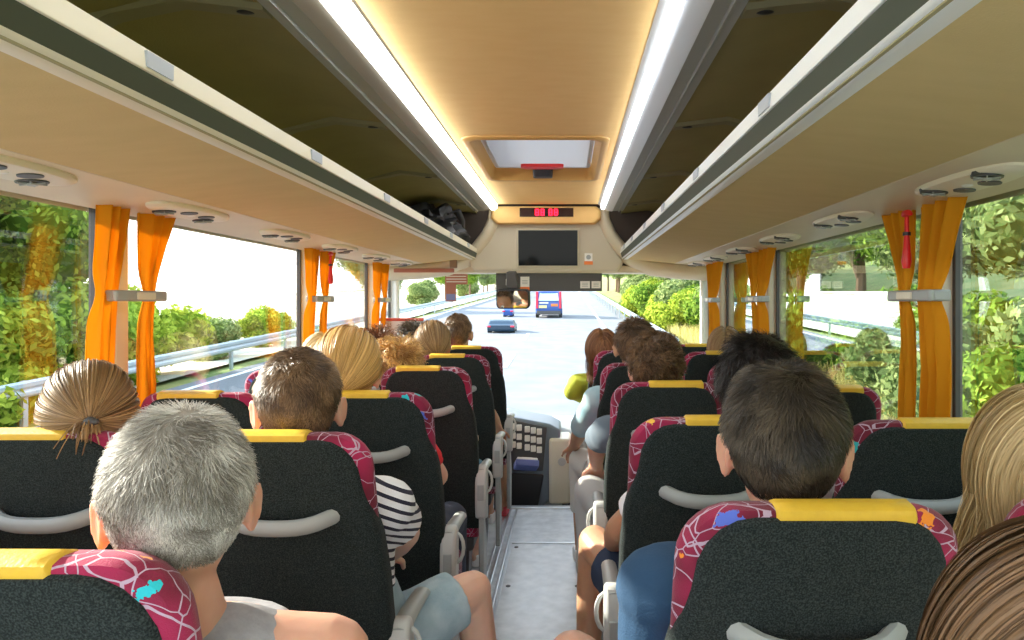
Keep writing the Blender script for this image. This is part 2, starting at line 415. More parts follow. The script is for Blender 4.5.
for k, (kd, sd, mi) in enumerate([('bush', 1, 0), ('bush', 2, 2), ('bush', 3, 1), ('tree', 4, 0), ('tree', 5, 1)]): PROT[k] = (kd, plant(kd, sd, mi))
def put_plant(k, x, y, sc, rz, label, group, z=None, szz=1.0):
    kd, (fm, cm, tm) = PROT[k]
    root = empty('bush' if kd == 'bush' else 'tree', (x, y, hillx(x, y) - .05 if z is None else z), label, kd, group, rz)
    root.scale = (sc, sc, sc * szz)
    for nm, me in (('foliage', fm), ('trunk', tm)):
        o = bpy.data.objects.new(nm, me); C.objects.link(o); o.parent = root
        if nm == 'foliage':
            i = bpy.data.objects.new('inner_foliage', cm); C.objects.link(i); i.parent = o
g = random.Random(5)
BN = {0: 'fresh green bush', 1: 'yellow-green bush', 2: 'olive green bush', 3: 'leafy green tree', 4: 'olive green tree'}
ORD = ['first', 'second', 'third', 'fourth', 'fifth', 'sixth', 'seventh', 'eighth', 'ninth', 'tenth', 'eleventh', 'twelfth', 'thirteenth', 'fourteenth', 'fifteenth',
       'sixteenth', 'seventeenth', 'eighteenth', 'nineteenth', 'twentieth', 'twenty-first', 'twenty-second', 'twenty-third', 'twenty-fourth', 'twenty-fifth', 'twenty-sixth']
def row_of(ys, ks, xf, sc, tmpl, group):
    for i_, y in enumerate(ys):
        k = g.choice(ks); x = xf(y)
        put_plant(k, x, y, g.uniform(*sc), g.uniform(0, 6), BN[k] + ', ' + ORD[i_] + ' ' + tmpl, group)
row_of(np.arange(1.0, 36, 1.75), [0, 0, 1, 2], lambda y: 6.4 + g.uniform(-.4, .7), (1.15, 1.5), 'from the camera in the door-side verge row', 'bushes in the door-side verge row')
row_of(np.arange(0.5, 60, 2.5), [3, 3, 4, 3], lambda y: 9.4 + g.uniform(-.8, 1.0), (1.7, 2.1), 'from the camera on the slope behind the door-side verge row', 'trees on the slope behind the verge row')
row_of(np.arange(27, 60, 2.2), [0, 1, 2, 0], lambda y: 5.6 + g.uniform(-.3, .9), (1.3, 1.8), 'ahead beside the road seen through the windscreen', 'bushes ahead on the right of the road')
row_of(np.arange(34, 120, 5.5), [3, 4, 4, 3], lambda y: 7.6 + g.uniform(-.8, 1.6), (1.9, 2.5), 'ahead along the verge at the right of the road', 'trees ahead on the right of the road')
row_of(np.arange(11.0, 20, 1.6), [3, 0, 3, 1], lambda y: -13.2 + g.uniform(-.5, .5), (1.7, 2.0), 'behind the far guardrail outside the nearest left window', 'trees behind the far guardrail')
row_of(np.arange(9.5, 19.5, 1.5), [1, 0, 1], lambda y: -12.3 + g.uniform(-.4, .4), (1.6, 2.0), 'beneath the trees behind the far guardrail', 'bushes beneath the trees behind the far guardrail')
row_of(np.arange(24, 30, 2.5), [2, 0, 1], lambda y: -12.8 + g.uniform(-2, .6), (.8, 1.15), 'of the low ones beyond the far guardrail', 'low bushes beyond the far guardrail')
row_of(np.arange(56, 150, 7), [3, 4, 2], lambda y: -13 + g.uniform(-3, .5), (1.4, 2.1), 'ahead beyond the left guardrail', 'trees ahead on the left of the road')
# dry grass on the right verge
n = 26000
gg = np.random.default_rng(3)
X = 4.3 + gg.random(n) ** 1.3 * 3.4; Y = gg.random(n) * 30
Zb = np.array([hillx(a, b_) for a, b_ in zip(X, Y)])
H = 0.45 + 0.5 * gg.random(n); ang = gg.random(n) * 6.28; W = .012 + .012 * gg.random(n)
lx = gg.normal(size=n) * .16; ly = gg.normal(size=n) * .16
P0 = np.stack([X, Y, Zb - .03], 1); ax = np.stack([np.cos(ang) * W, np.sin(ang) * W, 0 * W], 1)
P1 = P0 + np.stack([lx * .4, ly * .4, H * .55], 1); P2 = P0 + np.stack([lx, ly, H], 1)
V = np.stack([P0 - ax, P0 + ax, P1 + ax * .8, P1 - ax * .8, P2 + ax * .2, P2 - ax * .2], 1).reshape(-1, 3)
base = np.arange(n) * 6
Fq = np.concatenate([np.stack([base, base + 1, base + 2, base + 3], 1), np.stack([base + 3, base + 2, base + 4, base + 5], 1)])
gm = leaf_mat('dry_grass', (0.40, 0.36, 0.10), (0.82, 0.72, 0.32))
o = bpy.data.objects.new('dry_grass', np_mesh('dry_grass', V, Fq, gm, np.repeat(gg.random(n), 6))); C.objects.link(o)
tag(o, 'tall dry yellow grass along the verge below the bushes', 'grass', kind='stuff')

# vehicles on the road ahead
car_blue = mat('blue_paint', (0.03, 0.10, 0.36), 0.3); tyre = mat('tyre_rubber', (0.02, 0.02, 0.02), 0.8)
car_glass = mat('car_window', (0.55, 0.68, 0.75), 0.1); tl_mat = mat('tail_light_red', (0.75, 0.03, 0.08), 0.25)
def vehicle(name, x, y, W, H, L, label, cat, body_m, dirn=1, low=False):
    t = empty(name, (x, y, gz(y)), label, cat)
    t.rotation_euler = (math.atan(SL), 0, 0 if dirn > 0 else math.pi)
    hw = W / 2
    if not low:
        side = [(0, .28 * H), (-.04, .45 * H), (.05, .62 * H), (.22, .97 * H), (.4, H), (.66 * L, H), (.80 * L, .66 * H), (.97 * L, .55 * H), (L, .30 * H), (L * .98, .16 * H), (.05, .16 * H)]
    else:
        side = [(0, .30 * H), (0, .6 * H), (.14 * L, .68 * H), (.28 * L, H), (.55 * L, H), (.72 * L, .66 * H), (.95 * L, .52 * H), (L, .28 * H), (L * .97, .14 * H), (.05, .14 * H)]
    bb = MB(); rings = []
    cz = .5 * H
    for q, ins in ((-1, .10), (-.93, .02), (-.6, 0), (.6, 0), (.93, .02), (1, .10)):
        rings.append([(q * hw * (1 - max(0, (z / H - .55)) * .28), yy + (L / 2 - yy) * ins * .4, z + (cz - z) * ins) for yy, z in side])
    bb.loft(rings); bb.build('car_body', body_m, t, angle=25)
    w_ = MB()
    if not low: w_.add([(-hw * .78, -.0, .64 * H), (hw * .78, -.0, .64 * H), (hw * .68, .20, .92 * H), (-hw * .68, .20, .92 * H),
                        (-hw * .78, .05, .64 * H), (hw * .78, .05, .64 * H), (hw * .68, .25, .92 * H), (-hw * .68, .25, .92 * H)], [(0, 1, 2, 3), (4, 5, 6, 7), (0, 1, 5, 4), (2, 3, 7, 6), (1, 2, 6, 5), (0, 3, 7, 4)])
    else: w_.box((0, .42 * L, .84 * H), (W * .86, .36 * L, .2 * H))
    w_.build('rear_window' if not low else 'window_band', car_glass, t, smooth=False)
    for sx_ in (-1, 1):
        lb = MB(); lb.box((sx_ * hw * .88, -.02 + (.03 if not low else 0), .66 * H if not low else .52 * H), (.16 if not low else .2, .10, .62 * H if not low else .12 * H)); lb.build('tail_light', tl_mat, t, bevel=.02)
        for yy in (.18 * L, .80 * L):
            wb_ = MB(); wb_.tube([(sx_ * (hw - .2), yy, .17 * H), (sx_ * (hw + .01), yy, .17 * H)], .17 * H, 16); wb_.build('wheel', tyre, t)
    if not low:
        pb = MB(); pb.box((-.22 * W, -.06, .42 * H), (.30 * W, .02, .10 * H)); pb.build('number_plate', mat('plate_yellow', (.75, .65, .3), .5), t, smooth=False)
        pb = MB(); pb.box((.22 * W, -.06, .48 * H), (.26 * W, .02, .09 * H)); pb.build('badge', M['orange'], t, smooth=False)
        pb = MB(); pb.box((-.18 * W, -.055, .56 * H), (.34 * W, .02, .05 * H)); pb.build('trim_strip', M['white'], t, smooth=False)
        pb = MB(); pb.box((0, .02, .20 * H), (W * .92, .2, .14 * H)); pb.build('bumper', M['darkp'], t, bevel=.03)
    return t
vehicle('van', -1.12, 45.8, 1.72, 1.78, 4.0, 'blue van with tall red tail lights driving ahead of the coach', 'van', car_blue)
vehicle('car', -3.1, 33.7, 1.3, 0.62, 1.9, 'low dark blue car on the road, left of the blue van', 'car', mat('dark_blue_paint', (.02, .05, .09), .3), 1, True)
vehicle('scooter_car', -3.9, 47.0, .62, .75, 1.6, 'small blue microcar ahead, seen just under the driver mirror', 'car', car_blue, 1, True).name = 'microcar'

# ------------------------------------------------------------------ coach shell
HW = 1.215
YB, YF = -1.3, 5.55
# floor
b = MB(); b.box((0, (YB + 4.8) / 2, -.05), (2 * HW + .1, 4.8 - YB, .1)); struct(b.build('floor', M['floor'], smooth=False))
b = MB(); b.box((0, 5.6, -.42), (2 * HW + .1, 1.6, .1)); struct(b.build('floor_front', M['floor'], smooth=False))
b = MB(); b.box((0, 4.79, -.2), (2 * HW, .03, .4)); struct(b.build('floor_riser', M['darkp'], smooth=False))
b = MB(); b.box((0, 4.79, .004), (1.1, .05, .02)); struct(b.build('trim_1', M['alu'], smooth=False, bevel=.004))
# aisle tracks and hatch frame
k = 2
for x in (-.275, -.245, -.205, .275, .245):
    b = MB(); b.box((x, 1.9, .006), (.014, 5.7, .012)); struct(b.build('trim_%d' % k, M['alu'], smooth=False, bevel=.003)); k += 1
t = empty('floor_hatch', (0.02, 3.45, 0.002), 'inspection hatch with thin aluminium edging set in the grey aisle floor', 'hatch')
b = MB(); b.box((0, 0, .003), (.40, 1.22, .006)); b.build('cover', M['floor'], t, smooth=False)
for d, c_ in (((.42, .012, .012), (0, .615, .005)), ((.42, .012, .012), (0, -.615, .005)), ((.012, 1.23, .012), (-.205, 0, .005)), ((.012, 1.23, .012), (.205, 0, .005))):
    b = MB(); b.box(c_, d); b.build('edging', M['alu'], t, smooth=False)
for px, py in ((-.17, -.58), (-.17, .0), (-.17, .55), (.17, 0), (.17, .55)):
    b = MB(); b.tube([(px, py, .004), (px, py, .009)], .012, 10); b.build('screw', M['darkp'], t)
# side walls below windows, roof edge above
ZS, ZT = 0.97, 1.683
for sx_, nm in ((-1, 'left'), (1, 'right')):
    b = MB(); b.box((sx_ * (HW + .04), (YB + YF) / 2, (ZS - .1) / 2), (.08, YF - YB, ZS + .1))
    b.box((sx_ * (HW + .015), (YB + YF) / 2, ZS - .01), (.09, YF - YB, .05))
    struct(b.build('wall_%s' % nm, M['cream'], smooth=False, bevel=.005))
    # heater duct along the wall
    b = MB(); b.prism([(sx_ * HW, .02), (sx_ * (HW - .04), .02), (sx_ * (HW - .04), .16), (sx_ * HW, .18)], 'y', YB, 4.7); struct(b.build('baseboard_%s' % nm, M['darkp'], smooth=False))
PIL = [0.46, 2.12, 3.70, 4.92]
PILR = [0.46, 2.05, 3.76, 4.93]
j = 1; wnum = 1
for sx_, nm, PP in ((-1, 'left', PIL), (1, 'right', PILR)):
    for y in PP:
        b = MB(); b.box((sx_ * (HW + .02), y, (ZS + ZT) / 2 + .05), (.06, .075, ZT - ZS + .16)); o = struct(b.build('wall_pillar_%s' % nm, M['cream2'], smooth=False, bevel=.012)); j += 1
    edges = [YB] + PP + [YF]
    for a, c_ in zip(edges[:-1], edges[1:]):
        t = bpy.data.objects.new('window_%d' % wnum, None); C.objects.link(t); t.location = (sx_ * (HW + .045), (a + c_) / 2, (ZS + ZT) / 2); t['kind'] = 'structure'; wnum += 1
        b = MB(); b.box((0, 0, .06), (.006, c_ - a, ZT - ZS + .3)); b.build('pane', M['glass'] if sx_ < 0 else M['glass_r'], t, smooth=False)
        b = MB()
        for q in (-1, 1): b.box((.0, q * ((c_ - a) / 2 - .045), .05), (.02, .018, ZT - ZS + .2))
        b.build('seal', M['darkp'], t, smooth=False)
# roof outer skin + ceiling
b = MB()
outer = [(-1.30, 1.70), (-1.29, 1.95), (-1.16, 2.18), (-.8, 2.27), (0, 2.30), (.8, 2.27), (1.16, 2.18), (1.29, 1.95), (1.30, 1.70)]
inner = [(x * .985, z - .025) for x, z in outer[::-1]]
poly = outer + inner
n_ = len(outer)
ys = [YB, 3.10, 4.07, YF + .25]
# three lengths so the hatch stays open in the middle one
def skin(y0, y1, op=False):
    for i_ in range(n_ - 1):
        a0, a1 = outer[i_], outer[i_ + 1]; c0, c1 = inner[n_ - 1 - i_], inner[n_ - 2 - i_]
        if op and i_ in (3, 4):
            s_ = -1 if i_ == 3 else 1
            far = a0 if i_ == 3 else a1
            b.prism([far, (s_ * .30, 2.285), (s_ * .30, 2.26), (far[0] * .985, far[1] - .025)], 'y', y0, y1)
        else: b.prism([a0, a1, c1, c0], 'y', y0, y1)
skin(ys[0], ys[1]); skin(ys[1], ys[2], True); skin(ys[2], ys[3])
struct(b.build('ceiling_roof_skin', M['cream'], smooth=False))
ZC = 2.131
def rbox(b_, x0, x1, y0, y1, z0, z1): b_.box(((x0 + x1) / 2, (y0 + y1) / 2, (z0 + z1) / 2), (x1 - x0, y1 - y0, z1 - z0))
b = MB()
rbox(b, -.37, .37, YB, 3.05, ZC, ZC + .03); rbox(b, -.37, .37, 4.10, 5.15, ZC, ZC + .03)
rbox(b, -.37, -.29, 3.05, 4.10, ZC, ZC + .03); rbox(b, .29, .37, 3.05, 4.10, ZC, ZC + .03)
struct(b.build('ceiling', M['tan'], smooth=False))
# roof hatch: padded frame, sloping reveal, white cover, red handle
t = empty('roof_hatch', (0, 3.58, ZC), 'white emergency roof hatch with red handle in a tan padded frame', 'roof hatch')
def rrect(hx, hy, r_, n=6, z=0, cy=0):
    P = []
    for cx_, cy_, a0 in ((hx - r_, hy - r_, 0), (-hx + r_, hy - r_, 90), (-hx + r_, -hy + r_, 180), (hx - r_, -hy + r_, 270)):
        for k_ in range(n + 1):
            a = R(a0 + 90 * k_ / n); P.append((cx_ + r_ * math.cos(a), cy + cy_ + r_ * math.sin(a), z))
    return P
b = MB(); b.loft([rrect(.335, .545, .07, z=0.012), rrect(.33, .54, .07, z=-.006), rrect(.315, .525, .06, z=-.014), rrect(.295, .505, .06, z=-.012), rrect(.285, .495, .05, z=.005), rrect(.275, .45, .03, z=.055), rrect(.285, .46, .03, z=.06), rrect(.335, .545, .07, z=.02)], cap=False)
b.build('frame', mat('tan_padded_rim', (.60, .33, .09), .55), t)
b = MB(); b.loft([rrect(.27, .45, .03, z=.05), rrect(.25, .43, .03, z=.047), rrect(.25, .43, .03, z=.075), rrect(.29, .47, .03, z=.08)]); b.build('cover', M['frost'], t)
b = MB(); b.loft([rrect(.12, .035, .02, z=.052, cy=.36), rrect(.12, .035, .02, z=.034, cy=.36), rrect(.10, .02, .015, z=.028, cy=.36)]); b.build('red_handle', M['red'], t)
b = MB(); b.loft([rrect(.06, .03, .02, z=.05, cy=.44), rrect(.055, .028, .02, z=-.004, cy=.455)]); b.build('latch', M['blackp'], t)
b = MB(); b.loft([rrect(.07, .02, .015, z=.05, cy=-.43), rrect(.065, .018, .015, z=.02, cy=-.43)]); b.build('latch', M['blackp'], t)

# light channels: strip .366/.727 -> .42/.687 and grey bands out to .54
for sx_, nm, sm in ((-1, 'left', M['strip_l']), (1, 'right', M['strip_r'])):
    X = lambda x: sx_ * x
    lab = 'continuous bright ceiling light strip running along the %s edge of the tan ceiling'
    t = empty('ceiling_light', (X(.39), 1.95, 2.10), 'bright white light strip with brown outer band, on the driver side of the ceiling' if sx_ < 0 else 'dimmer silvery light strip on the door side of the ceiling', 'ceiling light')
    ox, oy, oz = t.location
    def P(poly): return [(X(x) - ox, z - oz) for x, z in poly]
    b = MB()
    if sx_ < 0: pr = [(.372, 2.129), (.376, 2.104), (.388, 2.090), (.408, 2.084), (.418, 2.092), (.40, 2.128)]
    else: pr = [(.384, 2.121), (.386, 2.104), (.395, 2.093), (.406, 2.089), (.412, 2.096), (.40, 2.124)]
    b.prism(P(pr), 'y', YB - oy, 5.14 - oy); b.build('diffuser', sm, t, angle=80)
    b = MB()
    if sx_ < 0:
        b.prism(P([(.364, 2.133), (.372, 2.124), (.372, 2.14), (.364, 2.14)]), 'y', YB - oy, 5.14 - oy)  # inner lip added to cut the diffuser's grazing light on the ceiling
        b.prism(P([(.420, 2.090), (.470, 2.079), (.470, 2.09), (.42, 2.10)]), 'y', YB - oy, 5.14 - oy)
        b.build('housing', M['chan_dark'], t, smooth=False)
    else:
        b.prism(P([(.364, 2.133), (.366, 2.127), (.384, 2.118), (.384, 2.135), (.364, 2.14)]), 'y', YB - oy, 5.14 - oy)
        b.prism(P([(.412, 2.092), (.425, 2.083), (.470, 2.075), (.470, 2.09), (.42, 2.10)]), 'y', YB - oy, 5.14 - oy)
        b.build('housing', M['silver'], t, angle=60)
    b = MB(); b.prism(P([(.470, 2.079), (.513, 2.080), (.515, 2.072), (.521, 2.072), (.523, 2.082), (.548, 2.078), (.548, 2.10), (.47, 2.10)]), 'y', YB - oy, 5.14 - oy)
    b.build('channel', M['silver2'], t, smooth=False)
    # rack: olive inner lining, floor, nose, underside
    b = MB(); lin = [(.548, 2.085), (.75, 2.11), (.95, 2.06), (1.10, 1.96), (1.19, 1.82), (1.20, 1.74), (1.215, 1.74), (1.215, 1.83), (1.12, 1.99), (.96, 2.09), (.75, 2.14), (.548, 2.12)]
    b.prism([(X(x), z) for x, z in lin], 'y', YB, 5.35); struct(b.build('ceiling_rack_lining_%s' % nm, M['olive'], angle=60))
    t = empty('luggage_rack', (X(.9), 2.0, 1.72), 'open overhead luggage rack above the driver-side windows, holding a black bag' if sx_ < 0 else 'empty open overhead luggage rack above the door-side windows', 'luggage rack', 'overhead luggage racks')
    ox, oy, oz = t.location; Y0, Y1 = YB - oy, 5.50 - oy
    b = MB(); b.prism(P([(.56, 1.765), (1.2, 1.775), (1.2, 1.745), (.56, 1.735)]), 'y', Y0, 5.35 - oy); b.build('rack_floor', M['olive2'], t, smooth=False)
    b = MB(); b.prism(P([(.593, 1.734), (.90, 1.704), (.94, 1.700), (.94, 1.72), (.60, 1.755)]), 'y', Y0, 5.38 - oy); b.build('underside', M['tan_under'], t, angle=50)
    b = MB(); b.prism(P([(.941, 1.699), (1.06, 1.690), (1.20, 1.678), (1.235, 1.678), (1.235, 1.76), (.941, 1.74)]), 'y', Y0, 5.38 - oy); b.build('service_duct', M['cream'], t, angle=50, bevel=.003)
    b = MB(); b.prism(P([(.541, 1.818), (.537, 1.781), (.545, 1.779), (.556, 1.79), (.556, 1.815), (.55, 1.822)]), 'y', Y0, Y1); b.build('upper_edge_rail', M['silver'] if sx_ > 0 else M['cream2'], t, smooth=False, bevel=.0015)
    b = MB(); b.prism(P([(.541, 1.780), (.556, 1.745), (.575, 1.745), (.575, 1.78)]), 'y', Y0, Y1); b.build('grip_strip', M['darkgreen'], t, smooth=False)
    b = MB(); b.prism(P([(.553, 1.746), (.556, 1.739), (.575, 1.732), (.594, 1.732), (.600, 1.745), (.575, 1.752)]), 'y', Y0, Y1); b.build('lower_edge_rail', M['silver'] if sx_ > 0 else M['cream2'], t, angle=50)
    # ribs in the lining
    for y in (.55, 1.62, 2.68, 3.75, 4.8):
        rb = MB(); q = [(.55, 2.079), (.62, 2.088), (.75, 2.102), (.90, 2.072), (1.0, 2.028), (1.08, 1.972)]
        rings = []
        for ix, (x, z) in enumerate(q):
            w2 = .032 if ix < 5 else .015
            rings.append([(X(x) - ox, y - w2 - oy, z - oz + .01), (X(x) - ox, y - w2 * .8 - oy, z - oz - .008), (X(x) - ox, y + w2 * .8 - oy, z - oz - .008), (X(x) - ox, y + w2 - oy, z - oz + .01)])
        rb.loft(rings); r_o = rb.build('roof_bracket', mat('bracket_olive', (.25, .225, .125), .7) if 'bracket_olive' not in bpy.data.materials else bpy.data.materials['bracket_olive'], t)
        sb = MB(); sb.ell((X(.60) - ox, y - oy, 2.077 - oz), (.022, .012, .004)); sb.ell((X(.97) - ox, y - oy, 2.032 - oz), (.02, .012, .006)); sb.build('slot', M['blackp'], r_o)
    # little row stickers on the upper rail
    for y in ((1.17, 1.90, 2.64, 3.37, 4.1, 4.8) if sx_ < 0 else (1.40, 2.15, 2.9, 3.6, 4.3, 4.9)):
        pb = MB(); pb.box((X(.538) - ox, y - oy, 1.800 - oz), (.006, .075, .026)); rl = pb.build('row_label', mat('label_blue_grey', (.42, .46, .52), .4) if 'label_blue_grey' not in bpy.data.materials else bpy.data.materials['label_blue_grey'], t, smooth=False)

# service pods under the racks
def pod(x, y, sx_, label, group):
    t = empty('reading_light_panel', (x, y, 1.688), label, 'reading light panel', group)
    t.rotation_euler = (0, R(-4.5) * -sx_ * 1, 0)
    b = MB(); rings = []
    for sc, z in ((1.0, .004), (1.0, -.004), (.94, -.010), (.80, -.012)):
        rings.append([(.062 * sc * math.copysign(abs(math.cos(a)) ** .8, math.cos(a)), .20 * sc * math.copysign(abs(math.sin(a)) ** .9, math.sin(a)), z) for a in [2 * math.pi * k_ / 28 for k_ in range(28)]])
    b.loft(rings); b.build('panel', M['cream2'], t)
    for px, py, r_, mm, nmn in ((-.020, -.11, .034, M['blackp'], 'air_vent'), (.022, -.05, .026, M['darkp'], 'speaker'), (-.020, .11, .034, M['blackp'], 'air_vent'), (.022, .05, .026, M['darkp'], 'speaker')):
        v = MB(); v.tube([(px, py, -.004), (px, py, -.015)], [r_, r_ * .92], 18); vo = v.build(nmn, mm, t)
        if nmn == 'air_vent':
            v = MB(); v.tube([(px, py, -.017), (px, py, -.021)], [r_ * .35, r_ * .3], 12)
            for a in range(3): v.box((px, py, -.0175), (r_ * 1.7, .003, .003), Matrix.Rotation(R(60 * a), 3, 'Z'))
            v.build('vent_hub', M['greyp'], vo)
    v = MB(); v.ell((0, 0, -.010), (.012, .018, .006)); v.build('lamp_lens', M['white'], t)
for i_, y in enumerate((1.62, 2.37, 3.07, 3.75, 4.4, 5.0)):
    pod(1.07, y, 1, ['nearest', 'second', 'third', 'fourth', 'fifth', 'frontmost'][i_] + ' oval vent and reading light panel over the door-side windows', 'vent panels over the door-side windows')
for i_, y in enumerate((1.45, 2.18, 2.92, 3.62, 4.3, 4.95)):
    pod(-1.03, y, -1, ['nearest', 'second', 'third', 'fourth', 'fifth', 'frontmost'][i_] + ' oval vent and reading light panel over the driver-side windows', 'vent panels over the driver-side windows')

# ------------------------------------------------------------------ curtains
def curtain(sx_, y_tie, side, wt, wtie, wb, label, gap=0.0):
    """sheet hanging at pillar y_tie; side -1 = towards the camera"""
    t = MB(); zt, zb, zm = 1.695, .985, 1.425
    def w(z):
        if z > zm: q = (z - zm) / (zt - zm); return wtie + (wt - wtie) * q ** 1.25
        q = (zm - z) / (zm - zb); return wtie + (wb - wtie) * min(1, q * 1.6) ** .8
    nu, nv = 44, 34
    def fn(u, v, off=0):
        z = zt + (zb - zt) * v; ww = w(z)
        fold = .016 * (0.6 + .4 * (ww / wt)) * math.sin(u * 6.5 * math.pi + .6 * math.sin(v * 3)) + .004 * math.sin(u * 41 + v * 9)
        tie = math.exp(-((z - zm) / .05) ** 2)
        fold *= 1 - .6 * tie
        y = y_tie + side * (.008 + gap * min(1, max(0, (zt - z) / (zt - zm))) + u * ww) + .003 * math.sin(u * 30)
        return Vector((sx_ * (1.165 + fold - .012 * tie), y, z))
    t.grid(fn, nu, nv)
    o = t.build('curtain', M['curtain'], angle=180); so = o.modifiers.new('thickness', 'SOLIDIFY'); so.thickness = .0022
    tag(o, label, 'curtain', 'orange window curtains')
names = {(-1, 0): 'first', (-1, 1): 'second'}
ordw = ['behind the camera', 'nearest', 'middle', 'frontmost']
for sx_, PP, sd in ((-1, PIL, 'driver-side'), (1, PILR, 'door-side')):
    for i_, y in enumerate(PP):
        if i_ == 0: continue
        wr = .22 if sx_ < 0 else .20
        curtain(sx_, y - .015, -1, [.0, .13, .16, .15][i_] * (1.7 if sx_ > 0 else 1), .12 if sx_ > 0 else .09, .14 if sx_ > 0 else .10, 'orange curtain gathered on the camera side of the %s %s window pillar' % (ordw[i_], sd), .0 if sx_ > 0 else .075)
        curtain(sx_, y + .015, 1, [.0, .19, .2, .14][i_], .055, .065, 'orange curtain tied back on the far side of the %s %s window pillar' % (ordw[i_], sd))
        tb = empty('curtain_tieback', (sx_ * 1.13, y - .01, 1.425), 'grey clasp with pale button holding the curtains at the %s %s pillar' % (ordw[i_], sd), 'curtain tieback', 'curtain clasps on the pillars')
        bb = MB(); bb.box((0, -.02, 0), (.018, .25, .032)); bb.box((sx_ * .03, -.135, 0), (.05, .018, .032)); bb.box((sx_ * .03, .095, 0), (.05, .018, .032)); bb.build('clasp', M['greyp'], tb, bevel=.006)
        bb = MB(); bb.box((-sx_ * .011, -.01, 0), (.006, .09, .022)); bb.build('button', M['cream2'], tb, bevel=.003)
# emergency hammers
def hammer(x, y, z, label):
    t = empty('emergency_hammer', (x, y, z), label, 'emergency hammer', 'red emergency hammers')
    b = MB(); b.tube([(0, 0, 0), (0, 0, -.05), (0, 0, -.09), (0, .002, -.13), (0, .002, -.15)], [.006, .007, .010, .014, .010], 12); b.build('handle', M['red'], t)
    b = MB(); b.tube([(0, -.028, .004), (0, -.01, .010), (0, .012, .010), (0, .022, .006)], [.004, .010, .010, .006], 10); b.build('hammer_head', M['red'], t)
    b = MB(); b.tube([(0, 0, -.045), (0, 0, -.055)], .011, 10); b.build('clip', M['blackp'], t)
hammer(1.13, 2.035, 1.655, 'red emergency hammer hanging on the nearest door-side pillar between orange curtains')
hammer(-1.11, 3.70, 1.655, 'red emergency hammer on the middle driver-side pillar between orange curtains')
# ------------------------------------------------------------------ front bulkhead
FY = 5.30
def fx(px, Y=FY): return CAMX + (px - 568) * Y / F
def fz(py, Y=FY): return CAMZ + (303 - py) * Y / F
# dark end walls of the racks, with curved cream arch trim
for sx_, nm in ((-1, 'left'), (1, 'right')):
    X = lambda x: sx_ * x
    b = MB(); b.prism([(X(.40), 2.14), (X(.46), 1.95), (X(.58), 1.78), (X(.60), 1.72), (X(1.22), 1.70), (X(1.22), 2.0), (X(.9), 2.16)], 'y', 5.34, 5.37)
    struct(b.build('wall_rack_end_%s' % nm, M['brownp'], smooth=False))
    path = [(X(.415), 2.125), (X(.43), 2.03), (X(.475), 1.93), (X(.56), 1.82), (X(.66), 1.745), (X(.80), 1.695), (X(1.0), 1.668), (X(1.24), 1.655)]
    b = MB(); rings = []
    P_ = [Vector((p[0], p[1])) for p in path]
    for i_, p in enumerate(P_):
        tt = (P_[min(i_ + 1, len(P_) - 1)] - P_[max(i_ - 1, 0)]).normalized(); nn = Vector((-tt.y, tt.x)) * sx_
        if nn.y < 0: nn = -nn
        wdt = .035
        ring = []
        for a, yy in ((1.0, 5.30), (.6, 5.26), (-.3, 5.25), (-1.2, 5.27), (-2.2, 5.34), (-2.2, 5.5), (1.0, 5.5)):
            q = p + nn * a * wdt; ring.append((q.x, yy, q.y))
        rings.append(ring)
    b.loft(rings); struct(b.build('trim_arch_%s' % nm, M['cream'], angle=60))
# central bulkhead: panel with rounded lower corners
b = MB()
pp = [(-.43, 2.05), (-.45, 1.93), (-.53, 1.80), (-.60, 1.73), (-.60, 1.69), (-.56, 1.645), (.52, 1.645), (.56, 1.69), (.56, 1.73), (.50, 1.80), (.43, 1.93), (.41, 2.05)]
b.prism(pp, 'y', 5.30, 5.40); struct(b.build('wall_front', M['panel'], smooth=False, bevel=.018))
b = MB(); b.prism([(-1.24, 1.69), (-.55, 1.69), (-.52, 1.66), (.5, 1.66), (.54, 1.69), (1.24, 1.69), (1.24, 1.635), (-1.24, 1.635)], 'y', 5.36, 5.62); struct(b.build('trim_header', M['cream'], smooth=False, bevel=.01))
b = MB(); b.box((0, 5.45, 2.0), (2.5, .03, .62)); struct(b.build('wall_front_backing', M['brownp'], smooth=False))
# tan housing with red clock
t = empty('clock_display', (-.01, 5.22, 2.065), 'tan overhead housing with a red digital clock display', 'clock')
b = MB(); rings = []
for sc, y in ((1.0, .14), (1.0, .02), (.97, 0), (.9, -.004)):
    rings.append([(x * sc, y, z * (sc if sc > .95 else .85)) for x, z in [(-.39, .062), (.37, .062), (.40, .03), (.40, -.03), (.36, -.066), (-.38, -.066), (-.42, -.03), (-.42, .03)]])
b.loft(rings); b.build('housing', M['tan'], t, angle=35, bevel=.008)
b = MB(); b.box((-.005, -.004, .014), (.40, .01, .066)); b.build('display_window', mat('clock_black', (.03, .005, .006), .2), t, smooth=False)
b = MB()
def seg7(b_, x, z, h):
    w = h * .5
    for sx0, sz0, dx, dz in ((0, h / 2, w, .008), (0, 0, w, .008), (0, -h / 2, w, .008), (-w / 2, h / 4, .008, h / 2), (w / 2, h / 4, .008, h / 2), (-w / 2, -h / 4, .008, h / 2), (w / 2, -h / 4, .008, h / 2)):
        b_.box((x + sx0, -.0105, z + sz0), (dx, .003, dz))
for x in (-.075, -.035, .025, .065): seg7(b, x, .014, .042)
b.build('digits', M['led'], t, smooth=False)
